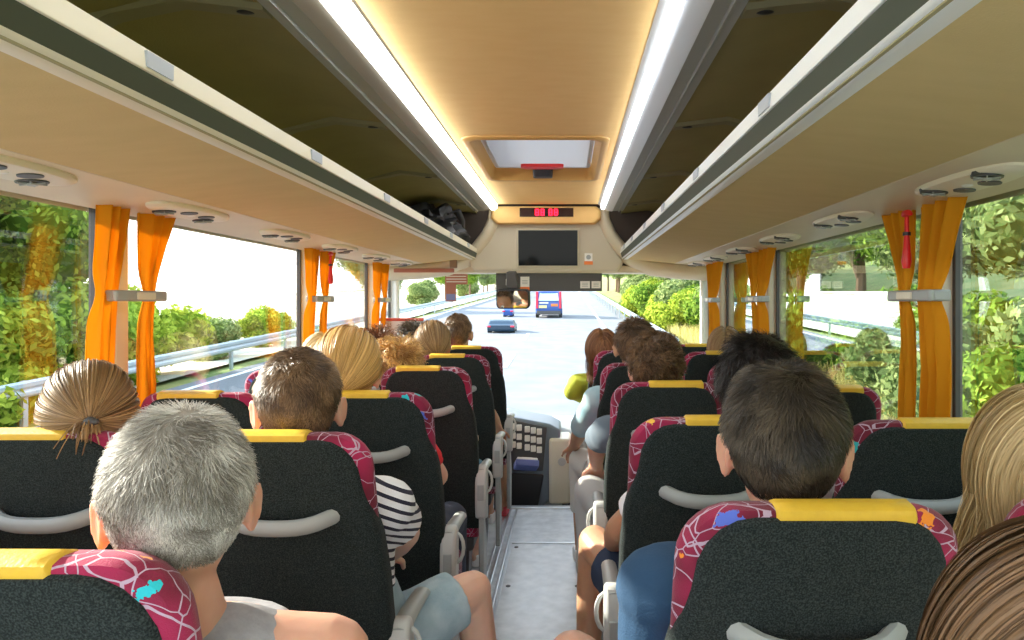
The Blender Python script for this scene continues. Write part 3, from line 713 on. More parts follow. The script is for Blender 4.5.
# monitor
t = empty('monitor', (0, 5.29, 1.82), 'black flat monitor set in the beige front bulkhead', 'monitor')
t.rotation_euler = (R(5), 0, 0)
b = MB(); b.box((-.006, .0, 0), (.475, .03, .295)); b.build('bezel', M['panel'], t, bevel=.006)
b = MB(); b.box((-.006, -.016, 0), (.445, .006, .265)); b.build('screen', M['screen'], t, smooth=False)
t = empty('warning_sticker', (.30, 5.292, 1.735), 'small white sticker with orange foot beside the monitor', 'sticker')
b = MB(); b.box((0, 0, .015), (.06, .004, .06)); b.build('picture', M['paper'], t, smooth=False)
b = MB(); b.box((0, 0, -.028), (.065, .004, .026)); b.build('foot', M['orange'], t, smooth=False)
b = MB(); b.tube([(-.0, -.003, .015), (.0, -.004, .015)], .018, 16); b.build('symbol', M['greyp'], t)
# dark panel under the header with stickers
t = empty('sun_visor', (fx(549, 5.45), 5.45, fz(282.2, 5.45)), 'dark tinted visor board hanging under the bulkhead with stickers on it', 'sun visor')
b = MB(); b.box((0, 0, 0), (fx(602, 5.45) - fx(496, 5.45), .02, .142)); b.build('board', mat('visor_dark', (.055, .052, .045), .4), t, bevel=.004)
for px, w_, h_, mm in ((525, .07, .085, 'paper'), (585, .075, .055, 'paper'), (596, .07, .055, 'paper'), (508, .03, .05, 'paper')):
    b = MB(); b.box((fx(px, 5.45) - t.location.x, -.012, -.02 if px > 530 else .0), (w_, .003, h_)); so = b.build('sticker', M[mm], t, smooth=False)
    if px == 525:
        b = MB(); b.box((fx(px, 5.45) - t.location.x, -.0125, -.052), (w_, .003, .03)); b.build('sticker_foot', M['orange'], so, smooth=False)
    b = MB()
    for zz in (-.012, 0, .012): b.box((fx(px, 5.45) - t.location.x, -.0145, (-.02 if px > 530 else .0) + zz), (w_ * .6, .001, .004))
    b.build('print', M['greyp'], so, smooth=False)
# interior mirror
my = 5.15
t = empty('driver_mirror', (fx(513, my), my, fz(299, my)), 'wide interior driver mirror hanging from a dark bracket', 'mirror')
t.rotation_euler = (R(9), 0, R(-8))
b = MB(); hx, hz, r_ = .125, .072, .03
def rr_xz(hx, hz, r_, y, n=5):
    return [(p[0], y, p[1]) for p in [(q[0], q[1]) for q in rrect(hx, hz, r_, n)]]
b.loft([rr_xz(hx, hz, r_, .03), rr_xz(hx, hz, r_, -.008), rr_xz(hx - .006, hz - .006, r_, -.012)]); b.build('mirror_frame', M['blackp'], t)
b = MB(); b.loft([rr_xz(hx - .010, hz - .010, r_ * .8, -.010), rr_xz(hx - .010, hz - .010, r_ * .8, -.0145)]); b.build('mirror_glass', mat('mirror_silver', (.85, .87, .88), .03, metal=1.0), t)
b = MB(); b.prism([(-.05, .075), (.045, .075), (.02, .20), (-.045, .20)], 'y', .0, .07); b.build('bracket', M['darkp'], t, bevel=.008)
# windscreen with frame posts
t = bpy.data.objects.new('window_windscreen', None); C.objects.link(t); t.location = (0, 5.95, 1.0); t['kind'] = 'structure'
b = MB(); NW = 20
def ws(u, v):
    x = -1.24 + 2.48 * u; return Vector((x, .0 - .35 * (x / 1.24) ** 4 - .12 * v + .02, -.75 + 1.45 * v))
b.grid(ws, NW, 6); b.build('pane', M['wglass'], t, angle=180)
for sx_, nm in ((-1, 'left'), (1, 'right')):
    b = MB(); b.box((sx_ * 1.235, 5.56, 1.1), (.07, .10, 1.3)); b.box((sx_ * 1.20, 5.50, 1.1), (.03, .05, 1.3)); struct(b.build('wall_front_pillar_%s' % nm, M['white'], smooth=False, bevel=.012))
b = MB(); b.box((0, 6.0, .02), (2.5, .08, .62)); struct(b.build('wall_front_lower', M['darkp'], smooth=False))
# outside door mirror seen past the left pillar
# dashboard
t = empty('dashboard', (0, 5.75, 0), 'long grey coach dashboard running under the windscreen', 'dashboard')
b = MB(); b.prism([(5.50 - 5.75, .30), (5.52 - 5.75, .36), (5.62 - 5.75, .43), (5.94 - 5.75, .45), (5.94 - 5.75, -.36), (5.60 - 5.75, -.36)], 'x', -1.2, 1.18); b.build('dash_top', M['greyp'], t, bevel=.02)
# control console
t = empty('control_console', (fx(530, 5.25), 5.25, -.3), 'grey driver control console with rows of pale switches', 'control console')
ox, oy, oz = t.location
def cx(px): return fx(px, 5.2) - ox
def cz(py): return fz(py, 5.2) - oz
b = MB(); b.prism([(cx(499), cz(508)), (cx(502), cz(415)), (cx(550), cz(424)), (cx(561), cz(430)), (cx(552), cz(500)), (cx(540), cz(508))], 'y', -.06, .35); b.build('console_body', mat('slate_blue_plastic', (.16, .20, .25), .45), t, bevel=.02)
b = MB(); b.prism([(cx(504), cz(470)), (cx(505), cz(418)), (cx(547), cz(427)), (cx(543), cz(470))], 'y', -.075, -.05); b.build('switch_panel', M['darkp'], t, bevel=.004)
for r__ in range(5):
    for c_ in range(2):
        for q in range(3):
            px = 507.5 + c_ * 20 + q * 6; py = 424 + r__ * 9 + (px - 505) * .2
            if r__ > 2 and px > 513: continue
            b = MB(); b.box((cx(px), -.082, cz(py)), (.038, .02, .045)); b.build('switch', M['paper'], t, bevel=.004)
b = MB(); b.prism([(cx(502), cz(506)), (cx(503), cz(472)), (cx(544), cz(474)), (cx(538), cz(506))], 'y', -.09, -.05); b.build('lower_cover', M['blackp'], t, bevel=.01)
b = MB(); b.box((cx(560), .05, cz(470)), (.16, .3, .48)); b.build('side_pocket', M['cream2'], t, bevel=.02)
b = MB(); b.tube([(cx(562), -.104, cz(460)), (cx(562), -.112, cz(460))], .03, 18); b.build('speaker_disc', M['greyp2'], t)
t = empty('ticket_machine', (fx(526, 5.05), 5.08, fz(466, 5.05)), 'blue and white ticket machine resting on the console', 'ticket machine')
rt = Matrix.Rotation(R(-28), 3, 'X') @ Matrix.Rotation(R(12), 3, 'Z')
b = MB(); b.box((0, 0, 0), (.17, .13, .05), rt); b.build('machine_body', mat('machine_blue', (.12, .16, .42), .4), t, bevel=.008)
b = MB(); b.box(rt @ Vector((0, 0, .032)), (.15, .115, .02), rt); b.build('top_cover', M['white'], t, bevel=.006)
b = MB(); b.box(rt @ Vector((.0, -.02, .045)), (.08, .035, .006), rt); b.build('keypad', M['greyp2'], t, bevel=.002)
# lower front bits: step block + dark mat
b = MB(); b.box((.30, 5.35, -.12), (.40, .3, .5)); o = b.build('front_step_box', M['darkp'], bevel=.015); tag(o, 'dark box at the foot of the console beside the front step', 'step box')
# driver partition with red rail, window stickers, red bar
t = empty('driver_partition', (fx(402, 5.0), 5.02, 1.0), 'pale translucent partition behind the driver seat with red top rail', 'partition')
b = MB(); b.box((0, 0, -.1), (.30, .012, .75)); b.build('screen_panel', mat('frosted_white', (.75, .74, .72), .5), t, smooth=False)
b = MB(); b.tube([(-.17, 0, .285), (.15, 0, .285)], .012, 10); b.build('top_rail', mat('red_rail', (.62, .10, .07), .4), t)
t = empty('window_sticker', (fx(456, 5.6), 5.62, fz(279, 5.6)), 'brown L-shaped sticker with printed lines high on the windscreen', 'sticker')
b = MB(); b.box((.0, 0, 0), (.18, .004, .085)); b.box((-.045, 0, -.11), (.085, .004, .14)); b.build('sticker_sheet', M['brick'], t, smooth=False)
b = MB()
for z in (-.022, .0, .022): b.box((0, -.003, z), (.16, .001, .006))
b.build('print', M['paper'], t, smooth=False)
b = MB(); b.box((-.045, -.003, -.145), (.07, .002, .05)); b.build('blue_patch', mat('patch_blue', (.20, .22, .45), .5), t, smooth=False)
b = MB(); b.box((fx(424, 5.25), 5.25, fz(270.5, 5.25)), (.45, .03, .03)); o = b.build('header_strip', M['brick'], bevel=.004); tag(o, 'dull red strip along the header above the driver partition', 'trim strip')
b = MB(); b.box((fx(453, 5.2), 5.22, fz(264, 5.2)), (.055, .03, .06)); o = b.build('sensor_box', mat('sensor_brown', (.30, .20, .13), .6), bevel=.005); tag(o, 'small brown sensor box on the front arch, left of the monitor', 'sensor')
# bag in the rack
def noisy_ell(b_, c, rad, amp, seed, n=40, m=26, fr=3.0):
    c = Vector(c); rings = []
    for i_ in range(m + 1):
        th = math.pi * (i_ + .15) / (m + .3); ring = []
        for k_ in range(n):
            d = Vector((math.sin(th) * math.cos(2 * math.pi * k_ / n), math.sin(th) * math.sin(2 * math.pi * k_ / n), -math.cos(th)))
            q = 1 + amp * mnoise.noise(d * fr + Vector((seed, 0, 0)))
            ring.append(c + Vector((d.x * rad[0], d.y * rad[1], d.z * rad[2])) * q)
        rings.append(ring)
    b_.loft(rings)
t = empty('backpack', (-.80, 4.75, 1.775), 'crumpled black backpack lying at the front end of the left rack', 'backpack')
bk = mat('black_nylon', (.012, .012, .014), .55, bump=.6, bscale=25)
b = MB(); noisy_ell(b, (0, 0, .13), (.19, .30, .15), .55, 3.3); b.build('bag_body', bk, t)
b = MB(); noisy_ell(b, (.12, .26, .10), (.10, .13, .10), .5, 8.3); b.build('front_pocket', bk, t)
b = MB(); b.tube([(.14, -.10, .22), (.20, .0, .26), (.21, .12, .20), (.20, .20, .08)], .012, 8, sq=(1.6, .5)); b.build('strap', M['darkp'], t)

# ------------------------------------------------------------------ seats
def seat_outline(hw, top, bot, r_, taper=0.0, n=7, hwb=None):
    """closed outline (x,z), rounded top corners"""
    hwb = hwb or hw; P = []
    P.append((hwb, bot)); P.append((hw, bot + (top - bot) * .55))
    for k_ in range(n + 1):
        a = R(90 * k_ / n); P.append((hw - taper - r_ + r_ * math.cos(a), top - r_ + r_ * math.sin(a)))
    return P + [(-x, z) for x, z in P[::-1]]
def slab(b_, pts, prof, lean=None, z0=0):
    cxx = 0; czz = sum(p[1] for p in pts) / len(pts); rings = []
    hw = max(p[0] for p in pts); hz = (max(p[1] for p in pts) - min(p[1] for p in pts)) / 2
    for ins, y in prof:
        ring = []
        for x, z in pts:
            xx = x * (1 - ins / hw); zz = czz + (z - czz) * (1 - ins / hz)
            ring.append((xx, y + (lean(zz) if lean else 0), zz))
        rings.append(ring)
    b_.loft(rings)
TOPZ = 1.14
def lean(z): return (TOPZ - z) * .26
def make_seat(side):
    """origin on the floor under the rear top edge; side = x direction of the aisle"""
    root = empty('coach_seat', (0, 0, 0), 'x', 'coach seat', 'charcoal coach seats in rows')
    b = MB(); out = seat_outline(.2, 1.130, .42, .075, .004, hwb=.21)
    slab(b, out, [(.03, .0), (.012, .004), (.002, .016), (0, .024), (.004, .038), (.014, .054), (.035, .064), (.07, .067), (.12, .062)], lean); b.build('backrest', M['moq'], root)
    # charcoal shell with narrow shoulders
    P = []
    P += [(.214, .38), (.216, .6), (.214, .80), (.206, .90), (.194, .95), (.182, .985), (.176, 1.01)]
    for k_ in range(1, 6):
        a = R(90 * k_ / 5); P.append((.174 - .080 + .080 * math.cos(a), 1.026 + .092 * math.sin(a)))
    P = P + [(-x, z) for x, z in P[::-1]]
    b = MB(); slab(b, P, [(.03, -.012), (.010, -.010), (.002, -.003), (0, .008), (0, .035), (.01, .05)], lean); b.build('back_shell', M['charcoal'], root)
    # yellow head pad over the top
    b = MB(); rings = []
    for x, g_ in (((-.122) , .004), (-.118, 0), (-.09, 0), (.04, 0), (.062, 0), (.066, .004)):
        x *= side
        prof = [(-.004 + g_, 1.100), (-.007 + g_, 1.115), (-.003 + g_, 1.127 - g_), (.008, 1.133 - g_), (.028, 1.136 - g_), (.048, 1.128 - g_), (.066 - g_, 1.108), (.078 - g_, 1.07), (.082 - g_, .99), (.08, .98), (.03, 1.0), (.02, 1.1)]
        rings.append([(x, yy + lean(zz), zz) for yy, zz in prof])
    b.loft(rings); b.build('head_pad', M['yellow'], root, angle=50)
    # grab handle
    b = MB(); hp = []
    for k_ in range(13):
        u = -1 + k_ / 6; zz = .945 - .014 * (1 - abs(u) ** 2.2) ; hp.append((u * .125, lean(zz) + .012 - .058 * (1 - abs(u) ** 4), zz + .010 * abs(u) ** 3))
    b.tube(hp, [.014 if 0 < k_ < 12 else .017 for k_ in range(13)], 10, sq=(1, 1.25)); b.build('grab_handle', M['greyp'], root)
    # cushion + base
    b = MB(); slab(b, [(p[0], p[1]) for p in seat_outline(.20, .445, .33, .03)], [(.02, .20), (.004, .215), (0, .24), (0, .60), (.012, .64), (.03, .65)]); b.build('cushion', M['moq'], root)
    b = MB(); b.box((0, .42, .30), (.36, .40, .07)); b.build('seat_pan', M['darkp'], root, bevel=.015)
    for xx in (-.13, .13):
        b = MB(); b.prism([(.30, .01), (.36, .01), (.50, .27), (.34, .27)], 'x', xx - .015, xx + .015); b.build('leg', M['darkp'], root, bevel=.004)
    # aisle-side armrest
    ax_ = side * .226; AO = (.03, -.055)
    b = MB(); b.prism([(p_ + AO[0], q_ + AO[1]) for p_, q_ in [(.10, .50), (.145, .49), (.165, .60), (.165, .70), (.14, .735), (.11, .735), (.09, .70), (.085, .58)]], 'x', ax_ - .026, ax_ + .026); ar = b.build('armrest', M['greyp2'], root, bevel=.010)
    b = MB(); b.tube([(ax_, .13, .650), (ax_, .25, .652), (ax_, .39, .640), (ax_, .43, .625)], [.024, .024, .022, .016], 12, sq=(1, .7)); b.build('arm_pad', M['greyp'], ar)
    b = MB(); b.box((ax_, .114, .565), (.028, .006, .07)); b.build('release_button', M['greyp'], ar, bevel=.003)
    b = MB()
    pts = [(ax_ + side * .018 + side * .028 * math.cos(R(a)), .16, .605 + .05 * math.sin(R(a))) for a in range(-100, 101, 25)]
    b.tube(pts, .006, 8); b.build('pull_loop', M['greyp2'], ar)
    b = MB(); b.prism([(.16, .06), (.24, .06), (.27, .30), (.18, .46), (.14, .46), (.14, .30)], 'x', ax_ - .012, ax_ + .012); b.build('side_panel', M['greyp'], root, bevel=.006)
    return root
PITCH_L = [.734, 1.457, 2.126, 2.98, 3.70, 4.40]
PITCH_R = [.93, 1.652, 2.40, 3.19, 4.02, 4.62]
protoL = make_seat(1); protoR = make_seat(-1)
used = {1: False, -1: False}
rown = ['nearest', 'second', 'third', 'fourth', 'fifth', 'frontmost']
def place_seat(x, y, aisle, label):
    pr = protoL if aisle == 1 else protoR
    if used[aisle]: o = copy_tree(pr)
    else: o = pr; used[aisle] = True
    o.location = (x, y, 0); o['label'] = label
    return o
XA, XW = .4775, .985
for i_, y in enumerate(PITCH_L):
    place_seat(-XA + .01, y, 1, 'dark grey and maroon aisle seat in the %s row of the driver-side block' % rown[i_])
    place_seat(-XW, y + [.0, .02, .0, -.15, .0, .0][i_], 1, 'dark grey and maroon window seat in the %s row of the driver-side block' % rown[i_])
for i_, y in enumerate(PITCH_R):
    place_seat(XA + .012, y, -1, 'dark grey and maroon aisle seat in the %s row of the door-side block' % rown[i_])
    place_seat(XW, y + [.06, -.04, -.13, .0, -.1, .0][i_], -1, 'dark grey and maroon window seat in the %s row of the door-side block' % rown[i_])
# the seat row level with the camera holds the girl at the bottom corner
# ------------------------------------------------------------------ people
def remesh(mb, voxel, smooth_it, material, name, disp=0.0, dscale=12.0, fac=.5):
    me = mb.mesh('tmp', material, smooth=False)
    o = bpy.data.objects.new('tmp', me); C.objects.link(o)
    m = o.modifiers.new('r', 'REMESH'); m.mode = 'VOXEL'; m.voxel_size = voxel
    s_ = o.modifiers.new('s', 'SMOOTH'); s_.iterations = smooth_it; s_.factor = fac
    dg = bpy.context.evaluated_depsgraph_get(); dg.update()
    out = bpy.data.meshes.new_from_object(o.evaluated_get(dg), depsgraph=dg); out.name = name
    bpy.data.objects.remove(o)
    if disp:
        n = len(out.vertices); co = np.empty(n * 3, np.float32); out.vertices.foreach_get('co', co); co = co.reshape(-1, 3)
        no = np.empty(n * 3, np.float32); out.vertices.foreach_get('normal', no); no = no.reshape(-1, 3)
        h = np.array([mnoise.noise(Vector((float(p[0]) * dscale, float(p[1]) * dscale, float(p[2]) * dscale * .55))) for p in co])
        h = 1 - np.abs(h) * 2.2
        co = co + no * (h * disp)[:, None]; out.vertices.foreach_set('co', co.astype(np.float32).ravel())
    out.materials.clear(); out.materials.append(material)
    out.polygons.foreach_set('use_smooth', [True] * len(out.polygons)); out.update()
    return out

HR = np.array([.079, .096, .100]); HC = np.array([0, -.010, .020])       # cranium radii / centre in head space (face +y)
def add_head(b, T, hs, ear=True):
    """T maps head space to person space"""
    q = Matrix(((T[0][0], T[0][1], T[0][2]), (T[1][0], T[1][1], T[1][2]), (T[2][0], T[2][1], T[2][2])))
    def E(c, r_, rot=None):
        rr = q.normalized() if rot is None else q.normalized() @ rot
        b.ell(T @ Vector(c), tuple(x * hs for x in r_), 22, 16, rr)
    E((0, -.010, .020), (.074, .092, .095)); E((0, .030, -.045), (.056, .062, .066)); E((0, .062, -.088), (.024, .022, .020))
    E((0, .045, -.010), (.060, .050, .060)); E((0, .088, -.020), (.011, .020, .022)); E((0, .100, -.032), (.015, .014, .011))
    E((-.030, .078, -.030), (.022, .018, .020)); E((.030, .078, -.030), (.022, .018, .020))
    E((0, .086, -.060), (.024, .012, .007)); E((0, .084, -.069), (.020, .012, .007)); E((0, .078, .028), (.050, .018, .012))
    if ear:
        for s in (-1, 1):
            rt = Matrix.Rotation(R(-s * 24), 3, 'Z') @ Matrix.Rotation(R(s * 6), 3, 'Y')
            E((s * .080, -.004, -.012), (.006, .017, .028), rt)
            c = Vector((s * .085, -.006, -.010)); pts = []
            for a in range(-60, 241, 30):
                pts.append(T @ (c + rt @ Vector((0, .016 * math.cos(R(a)), .026 * math.sin(R(a)) + .002))))
            b.tube(pts, .0052 * hs, 8)
            E((s * .082, .000, -.035), (.006, .010, .010), rt)

def add_hand(b, wrist, d, side, s=1.0, curl=35, up=Vector((0, 0, 1))):
    """palm and five fingers; d = direction of the hand, up = back of the hand"""
    d = Vector(d).normalized(); lat = d.cross(up).normalized() * (1 if side > 0 else -1); upn = lat.cross(d).normalized()
    if upn.dot(up) < 0: upn = -upn
    w = Vector(wrist)
    for k in (-1, -.33, .33, 1): b.capsule(w + lat * k * .018 * s, w + d * .085 * s + lat * k * .028 * s, .015 * s, .0115 * s, 8)
    for k, (L, off) in enumerate(((.062, -.030), (.075, -.010), (.070, .010), (.055, .029))):
        p = w + d * .088 * s + lat * off * s
        for seg in range(3):
            a = R(curl * (seg + .4)); dd = d * math.cos(a) - upn * math.sin(a); q = p + dd * L * s * (.46, .32, .26)[seg]
            b.capsule(p, q, .0086 * s * (1, .92, .84)[seg], .0080 * s * (1, .92, .8)[seg], 8); p = q
    p = w + d * .025 * s - lat * .024 * s
    q = p + (d * .7 - lat * .75 - upn * .25).normalized() * .042 * s; r_ = q + (d * .95 - lat * .2 - upn * .3).normalized() * .030 * s
    b.capsule(p, q, .013 * s, .0105 * s, 8); b.capsule(q, r_, .010 * s, .0085 * s, 8)

def rings_torso(spine, infl=0.0, n=20):
    rings = []
    for c, a, bb in spine:
        c = Vector(c); rings.append([c + Vector(((a + infl) * math.copysign(abs(math.cos(t)) ** .85, math.cos(t)), (bb + infl) * math.copysign(abs(math.sin(t)) ** .9, math.sin(t)), 0)) for t in [2 * math.pi * k / n for k in range(n)]])
    return rings

# --- hair -------------------------------------------------------------
def scalp_points(n, rs, nape=-.62, front=.30):
    P = []
    while len(P) < n:
        d = rs.normal(size=(n * 2, 3)); d /= np.linalg.norm(d, axis=1)[:, None]
        k = np.ones(len(d), bool)
        k &= ~((d[:, 1] > front) & (d[:, 2] < .55 - .0 * d[:, 1]))
        k &= ~((d[:, 1] > .55) & (d[:, 2] < .62))
        k &= ~((np.abs(d[:, 0]) > .55) & (d[:, 2] < -.05) & (d[:, 1] > -.28))
        k &= d[:, 2] > nape - .12 * np.abs(d[:, 0])
        P += list(d[k])
    return np.array(P[:n])
def hair_mesh(name, style, material, seed=1, n=5000, length=.03, width=.0011, thick=.008, hang=.25, tie=None, lift=.5, curl=0.0, part=None, fade=True, hsx=1.0):
    rs = np.random.default_rng(seed)
    long_ = style in ('long', 'tied')
    d = scalp_points(n, rs, nape=-.72 if not long_ else -.6)
    K = {'short': 4, 'curly': 9, 'long': 22, 'tied': 14}[style]
    base = HC + d * HR
    nrm = d / HR; nrm /= np.linalg.norm(nrm, axis=1)[:, None]
    lay = rs.random(n)
    if style in ('short', 'curly'):
        crown = np.array([.012, -.030, .125])
        fl = base - crown; fl[:, 2] -= .02
        sw = np.cross(np.array([0, 0, 1.0]), nrm) * .35
        fl = fl / (np.linalg.norm(fl, axis=1)[:, None] + 1e-6)
        fwd = (d[:, 2] > .3)[:, None] * np.array([0, .5, 0])
        down = (d[:, 2] <= .5)[:, None] * np.array([0, 0, -.8])
        low = np.array([mnoise.noise(Vector((float(p[0]) * 28 + seed, float(p[1]) * 28, float(p[2]) * 28))) for p in base])
        low2 = np.array([mnoise.noise(Vector((float(p[0]) * 28, float(p[1]) * 28 + seed + 9, float(p[2]) * 28))) for p in base])
        side = np.cross(nrm, np.array([0, 0, 1.0])); side /= np.linalg.norm(side, axis=1)[:, None] + 1e-6
        t = fl + sw * .6 + fwd + down + side * (low * (1.8 if style == 'short' else 3.0))[:, None] + rs.normal(size=(n, 3)) * (.2 if style == 'short' else .08)
        t -= nrm * np.sum(t * nrm, 1)[:, None]; t /= np.linalg.norm(t, axis=1)[:, None] + 1e-6
        fd = np.clip((d[:, 2] + .55) / .9, .28, 1) if fade else np.ones(n)
        L = length * fd * (.7 + .5 * rs.random(n)); lf = lift * (.55 + .75 * np.clip(low2 + .5, 0, 1)) * (.5 + .5 * np.clip(d[:, 2] + .3, 0, 1))
        pts = np.zeros((n, K + 1, 3)); pts[:, 0] = base
        ph = rs.random(n) * 6.28 if style == 'short' else low2 * 16 + low * 9
        for k in range(1, K + 1):
            u = k / K
            dd = t * (1 - lf * (1 - u * .6))[:, None] + nrm * (lf * (1 - u * .7) + .10)[:, None]; dd /= np.linalg.norm(dd, axis=1)[:, None]
            pts[:, k] = pts[:, k - 1] + dd * (L / K)[:, None]
        if curl:
            bi = np.cross(t, nrm)
            for k in range(1, K + 1):
                a = ph + k / K * 9.0
                pts[:, k] += (bi * np.cos(a)[:, None] + nrm * np.sin(a)[:, None]) * curl * min(1, k / 3)
        tint = np.clip(.42 + .20 * rs.normal(size=n) + .6 * low2 + .45 * low, 0, 1)
        sidev = np.cross(t, nrm)
        sd = np.repeat(sidev[:, None], K + 1, 1)
    else:
        pts = np.zeros((n, K + 1, 3)); pts[:, 0] = base + nrm * (.002 + thick * lay[:, None] * .3)
        T = np.array(tie) if tie is not None else None
        low = np.array([mnoise.noise(Vector((float(p[0]) * 22 + seed, float(p[1]) * 22, float(p[2]) * 8))) for p in base])
        tot = hang + .16
        step = tot / K
        off = 1 + (thick * (.25 + .85 * lay) + .003) / .09
        sx_ = np.where(base[:, 0] + (part or 0) > 0, 1, -1)
        active = np.ones(n, bool)
        for k in range(1, K + 1):
            p = pts[:, k - 1]; q = (p - HC) / (HR * off[:, None]); nn = q / (np.linalg.norm(q, axis=1)[:, None] + 1e-6); nn = nn / HR; nn /= np.linalg.norm(nn, axis=1)[:, None]
            if T is not None:
                g_ = T - p; dist = np.linalg.norm(g_, axis=1); g_ /= dist[:, None] + 1e-6
                g_ += np.array([0, -.3, .0]); st = np.minimum(.22 / K * 1.0, dist)
            else:
                g_ = np.zeros((n, 3)); g_[:, 2] = -1; g_[:, 0] += sx_ * np.clip(q[:, 2], 0, 1) * 1.6; g_[:, 1] -= .25 * np.clip(q[:, 2], 0, 1)
                g_[:, 0] += low * .5 + .16 * np.sin(k * .7 + low * 9); g_[:, 1] += .08 * np.cos(k * .6 + low * 7); st = np.full(n, step)
            inside = np.linalg.norm(q, axis=1) < 1.12
            tg = g_ - nn * (np.sum(g_ * nn, 1) * inside)[:, None]; tg /= np.linalg.norm(tg, axis=1)[:, None] + 1e-6
            p2 = p + tg * st[:, None]
            q2 = (p2 - HC) / (HR * off[:, None]); ln = np.linalg.norm(q2, axis=1)
            push = (ln < 1)
            if T is not None: nearT = np.linalg.norm(T - p2, axis=1) < .022; push &= ~nearT
            p2 = np.where(push[:, None], HC + q2 / ln[:, None] * HR * off[:, None], p2)
            pts[:, k] = p2
        tint = np.clip(.5 + .2 * rs.normal(size=n) + .45 * low, 0, 1)
        tg = np.gradient(pts, axis=1); nn = pts - HC; nn[:, :, 2] *= .25; sd = np.cross(tg, nn); sd /= np.linalg.norm(sd, axis=2)[:, :, None] + 1e-9
    tw = rs.normal(size=(n, 1, 3)) * .35
    sd = sd + tw; sd /= np.linalg.norm(sd, axis=2)[:, :, None] + 1e-9
    wk = np.linspace(1, .35, K + 1)[None, :, None] * width * (.7 + .6 * rs.random((n, 1, 1)))
    A = pts - sd * wk; B = pts + sd * wk
    V = np.stack([A, B], 2).reshape(-1, 3)
    idx = np.arange(n)[:, None] * (K + 1) * 2 + np.arange(K)[None, :] * 2
    Fq = np.stack([idx, idx + 1, idx + 3, idx + 2], -1).reshape(-1, 4)
    tv = np.repeat(tint, (K + 1) * 2)
    # under-layer cap so no scalp shows
    nu, nv = 48, 28; cap = []; th = np.linspace(.02, math.pi * .80, nv + 1)
    ct = thick * (.30 if long_ else .25) + .0015
    ok = []
    for j in range(nv + 1):
        for i in range(nu):
            a = 2 * math.pi * i / nu; dv = np.array([math.sin(th[j]) * math.cos(a), math.sin(th[j]) * math.sin(a), math.cos(th[j])])
            bad = (dv[1] > .34 and dv[2] < .5) or (dv[1] > .6 and dv[2] < .60) or (abs(dv[0]) > .58 and dv[2] < -.08 and dv[1] > -.26) or dv[2] < (-.70)
            e = ct * (1 + .5 * mnoise.noise(Vector(tuple(dv * 6)) + Vector((seed, 0, 0))))
            if fade and not long_: e *= min(1, max(.15, (dv[2] + .6) / .9))
            cap.append(HC + dv * (HR + e)); ok.append(not bad)
    Fc = []
    for j in range(nv):
        for i in range(nu):
            f = (j * nu + i, j * nu + (i + 1) % nu, (j + 1) * nu + (i + 1) % nu, (j + 1) * nu + i)
            if all(ok[x] for x in f): Fc.append(f)
    nb = len(V); V = np.concatenate([V, np.array(cap)]); Fq = np.concatenate([Fq, np.array(Fc) + nb]); tv = np.concatenate([tv, np.full(len(cap), .18)])
    return np_mesh(name, V, Fq, material, tv, smooth=True)

SK = {k: mat('skin_' + k, c_, .5, col2=tuple(x * .93 for x in c_), scale=25, sss=.38, bump=.08, bscale=180) for k, c_ in
      dict(fair=(.72, .44, .32), ruddy=(.66, .36, .25), tan=(.50, .27, .16), pale=(.76, .52, .40)).items()}
EYE = mat('eye_white', (.8, .8, .78), .2)
IRIS = mat('iris_dark', (.05, .03, .02), .2)

def cloth(name, c_, c2=None, stripes=None, scale=8):
    m = mat(name, c_, .85, col2=c2, scale=scale, bump=.25, bscale=260)
    if stripes:
        n = m.node_tree.nodes; l = m.node_tree.links; b = n['Principled BSDF']
        t = n.new('ShaderNodeTexCoord'); w = n.new('ShaderNodeTexWave'); w.bands_direction = 'Z'; w.inputs['Scale'].default_value = stripes[1]; w.inputs['Distortion'].default_value = .0
        mp = n.new('ShaderNodeMapping'); mp.inputs['Rotation'].default_value = (R(12), R(stripes[2]), 0)
        l.new(t.outputs['Object'], mp.inputs[0]); l.new(mp.outputs[0], w.inputs['Vector'])
        r_ = n.new('ShaderNodeValToRGB'); r_.color_ramp.interpolation = 'CONSTANT'; r_.color_ramp.elements[0].color = (*stripes[0], 1); r_.color_ramp.elements[1].position = .32; r_.color_ramp.elements[1].color = (*c_, 1)
        l.new(w.outputs[0], r_.inputs[0]); l.new(r_.outputs[0], b.inputs['Base Color'])
    return m

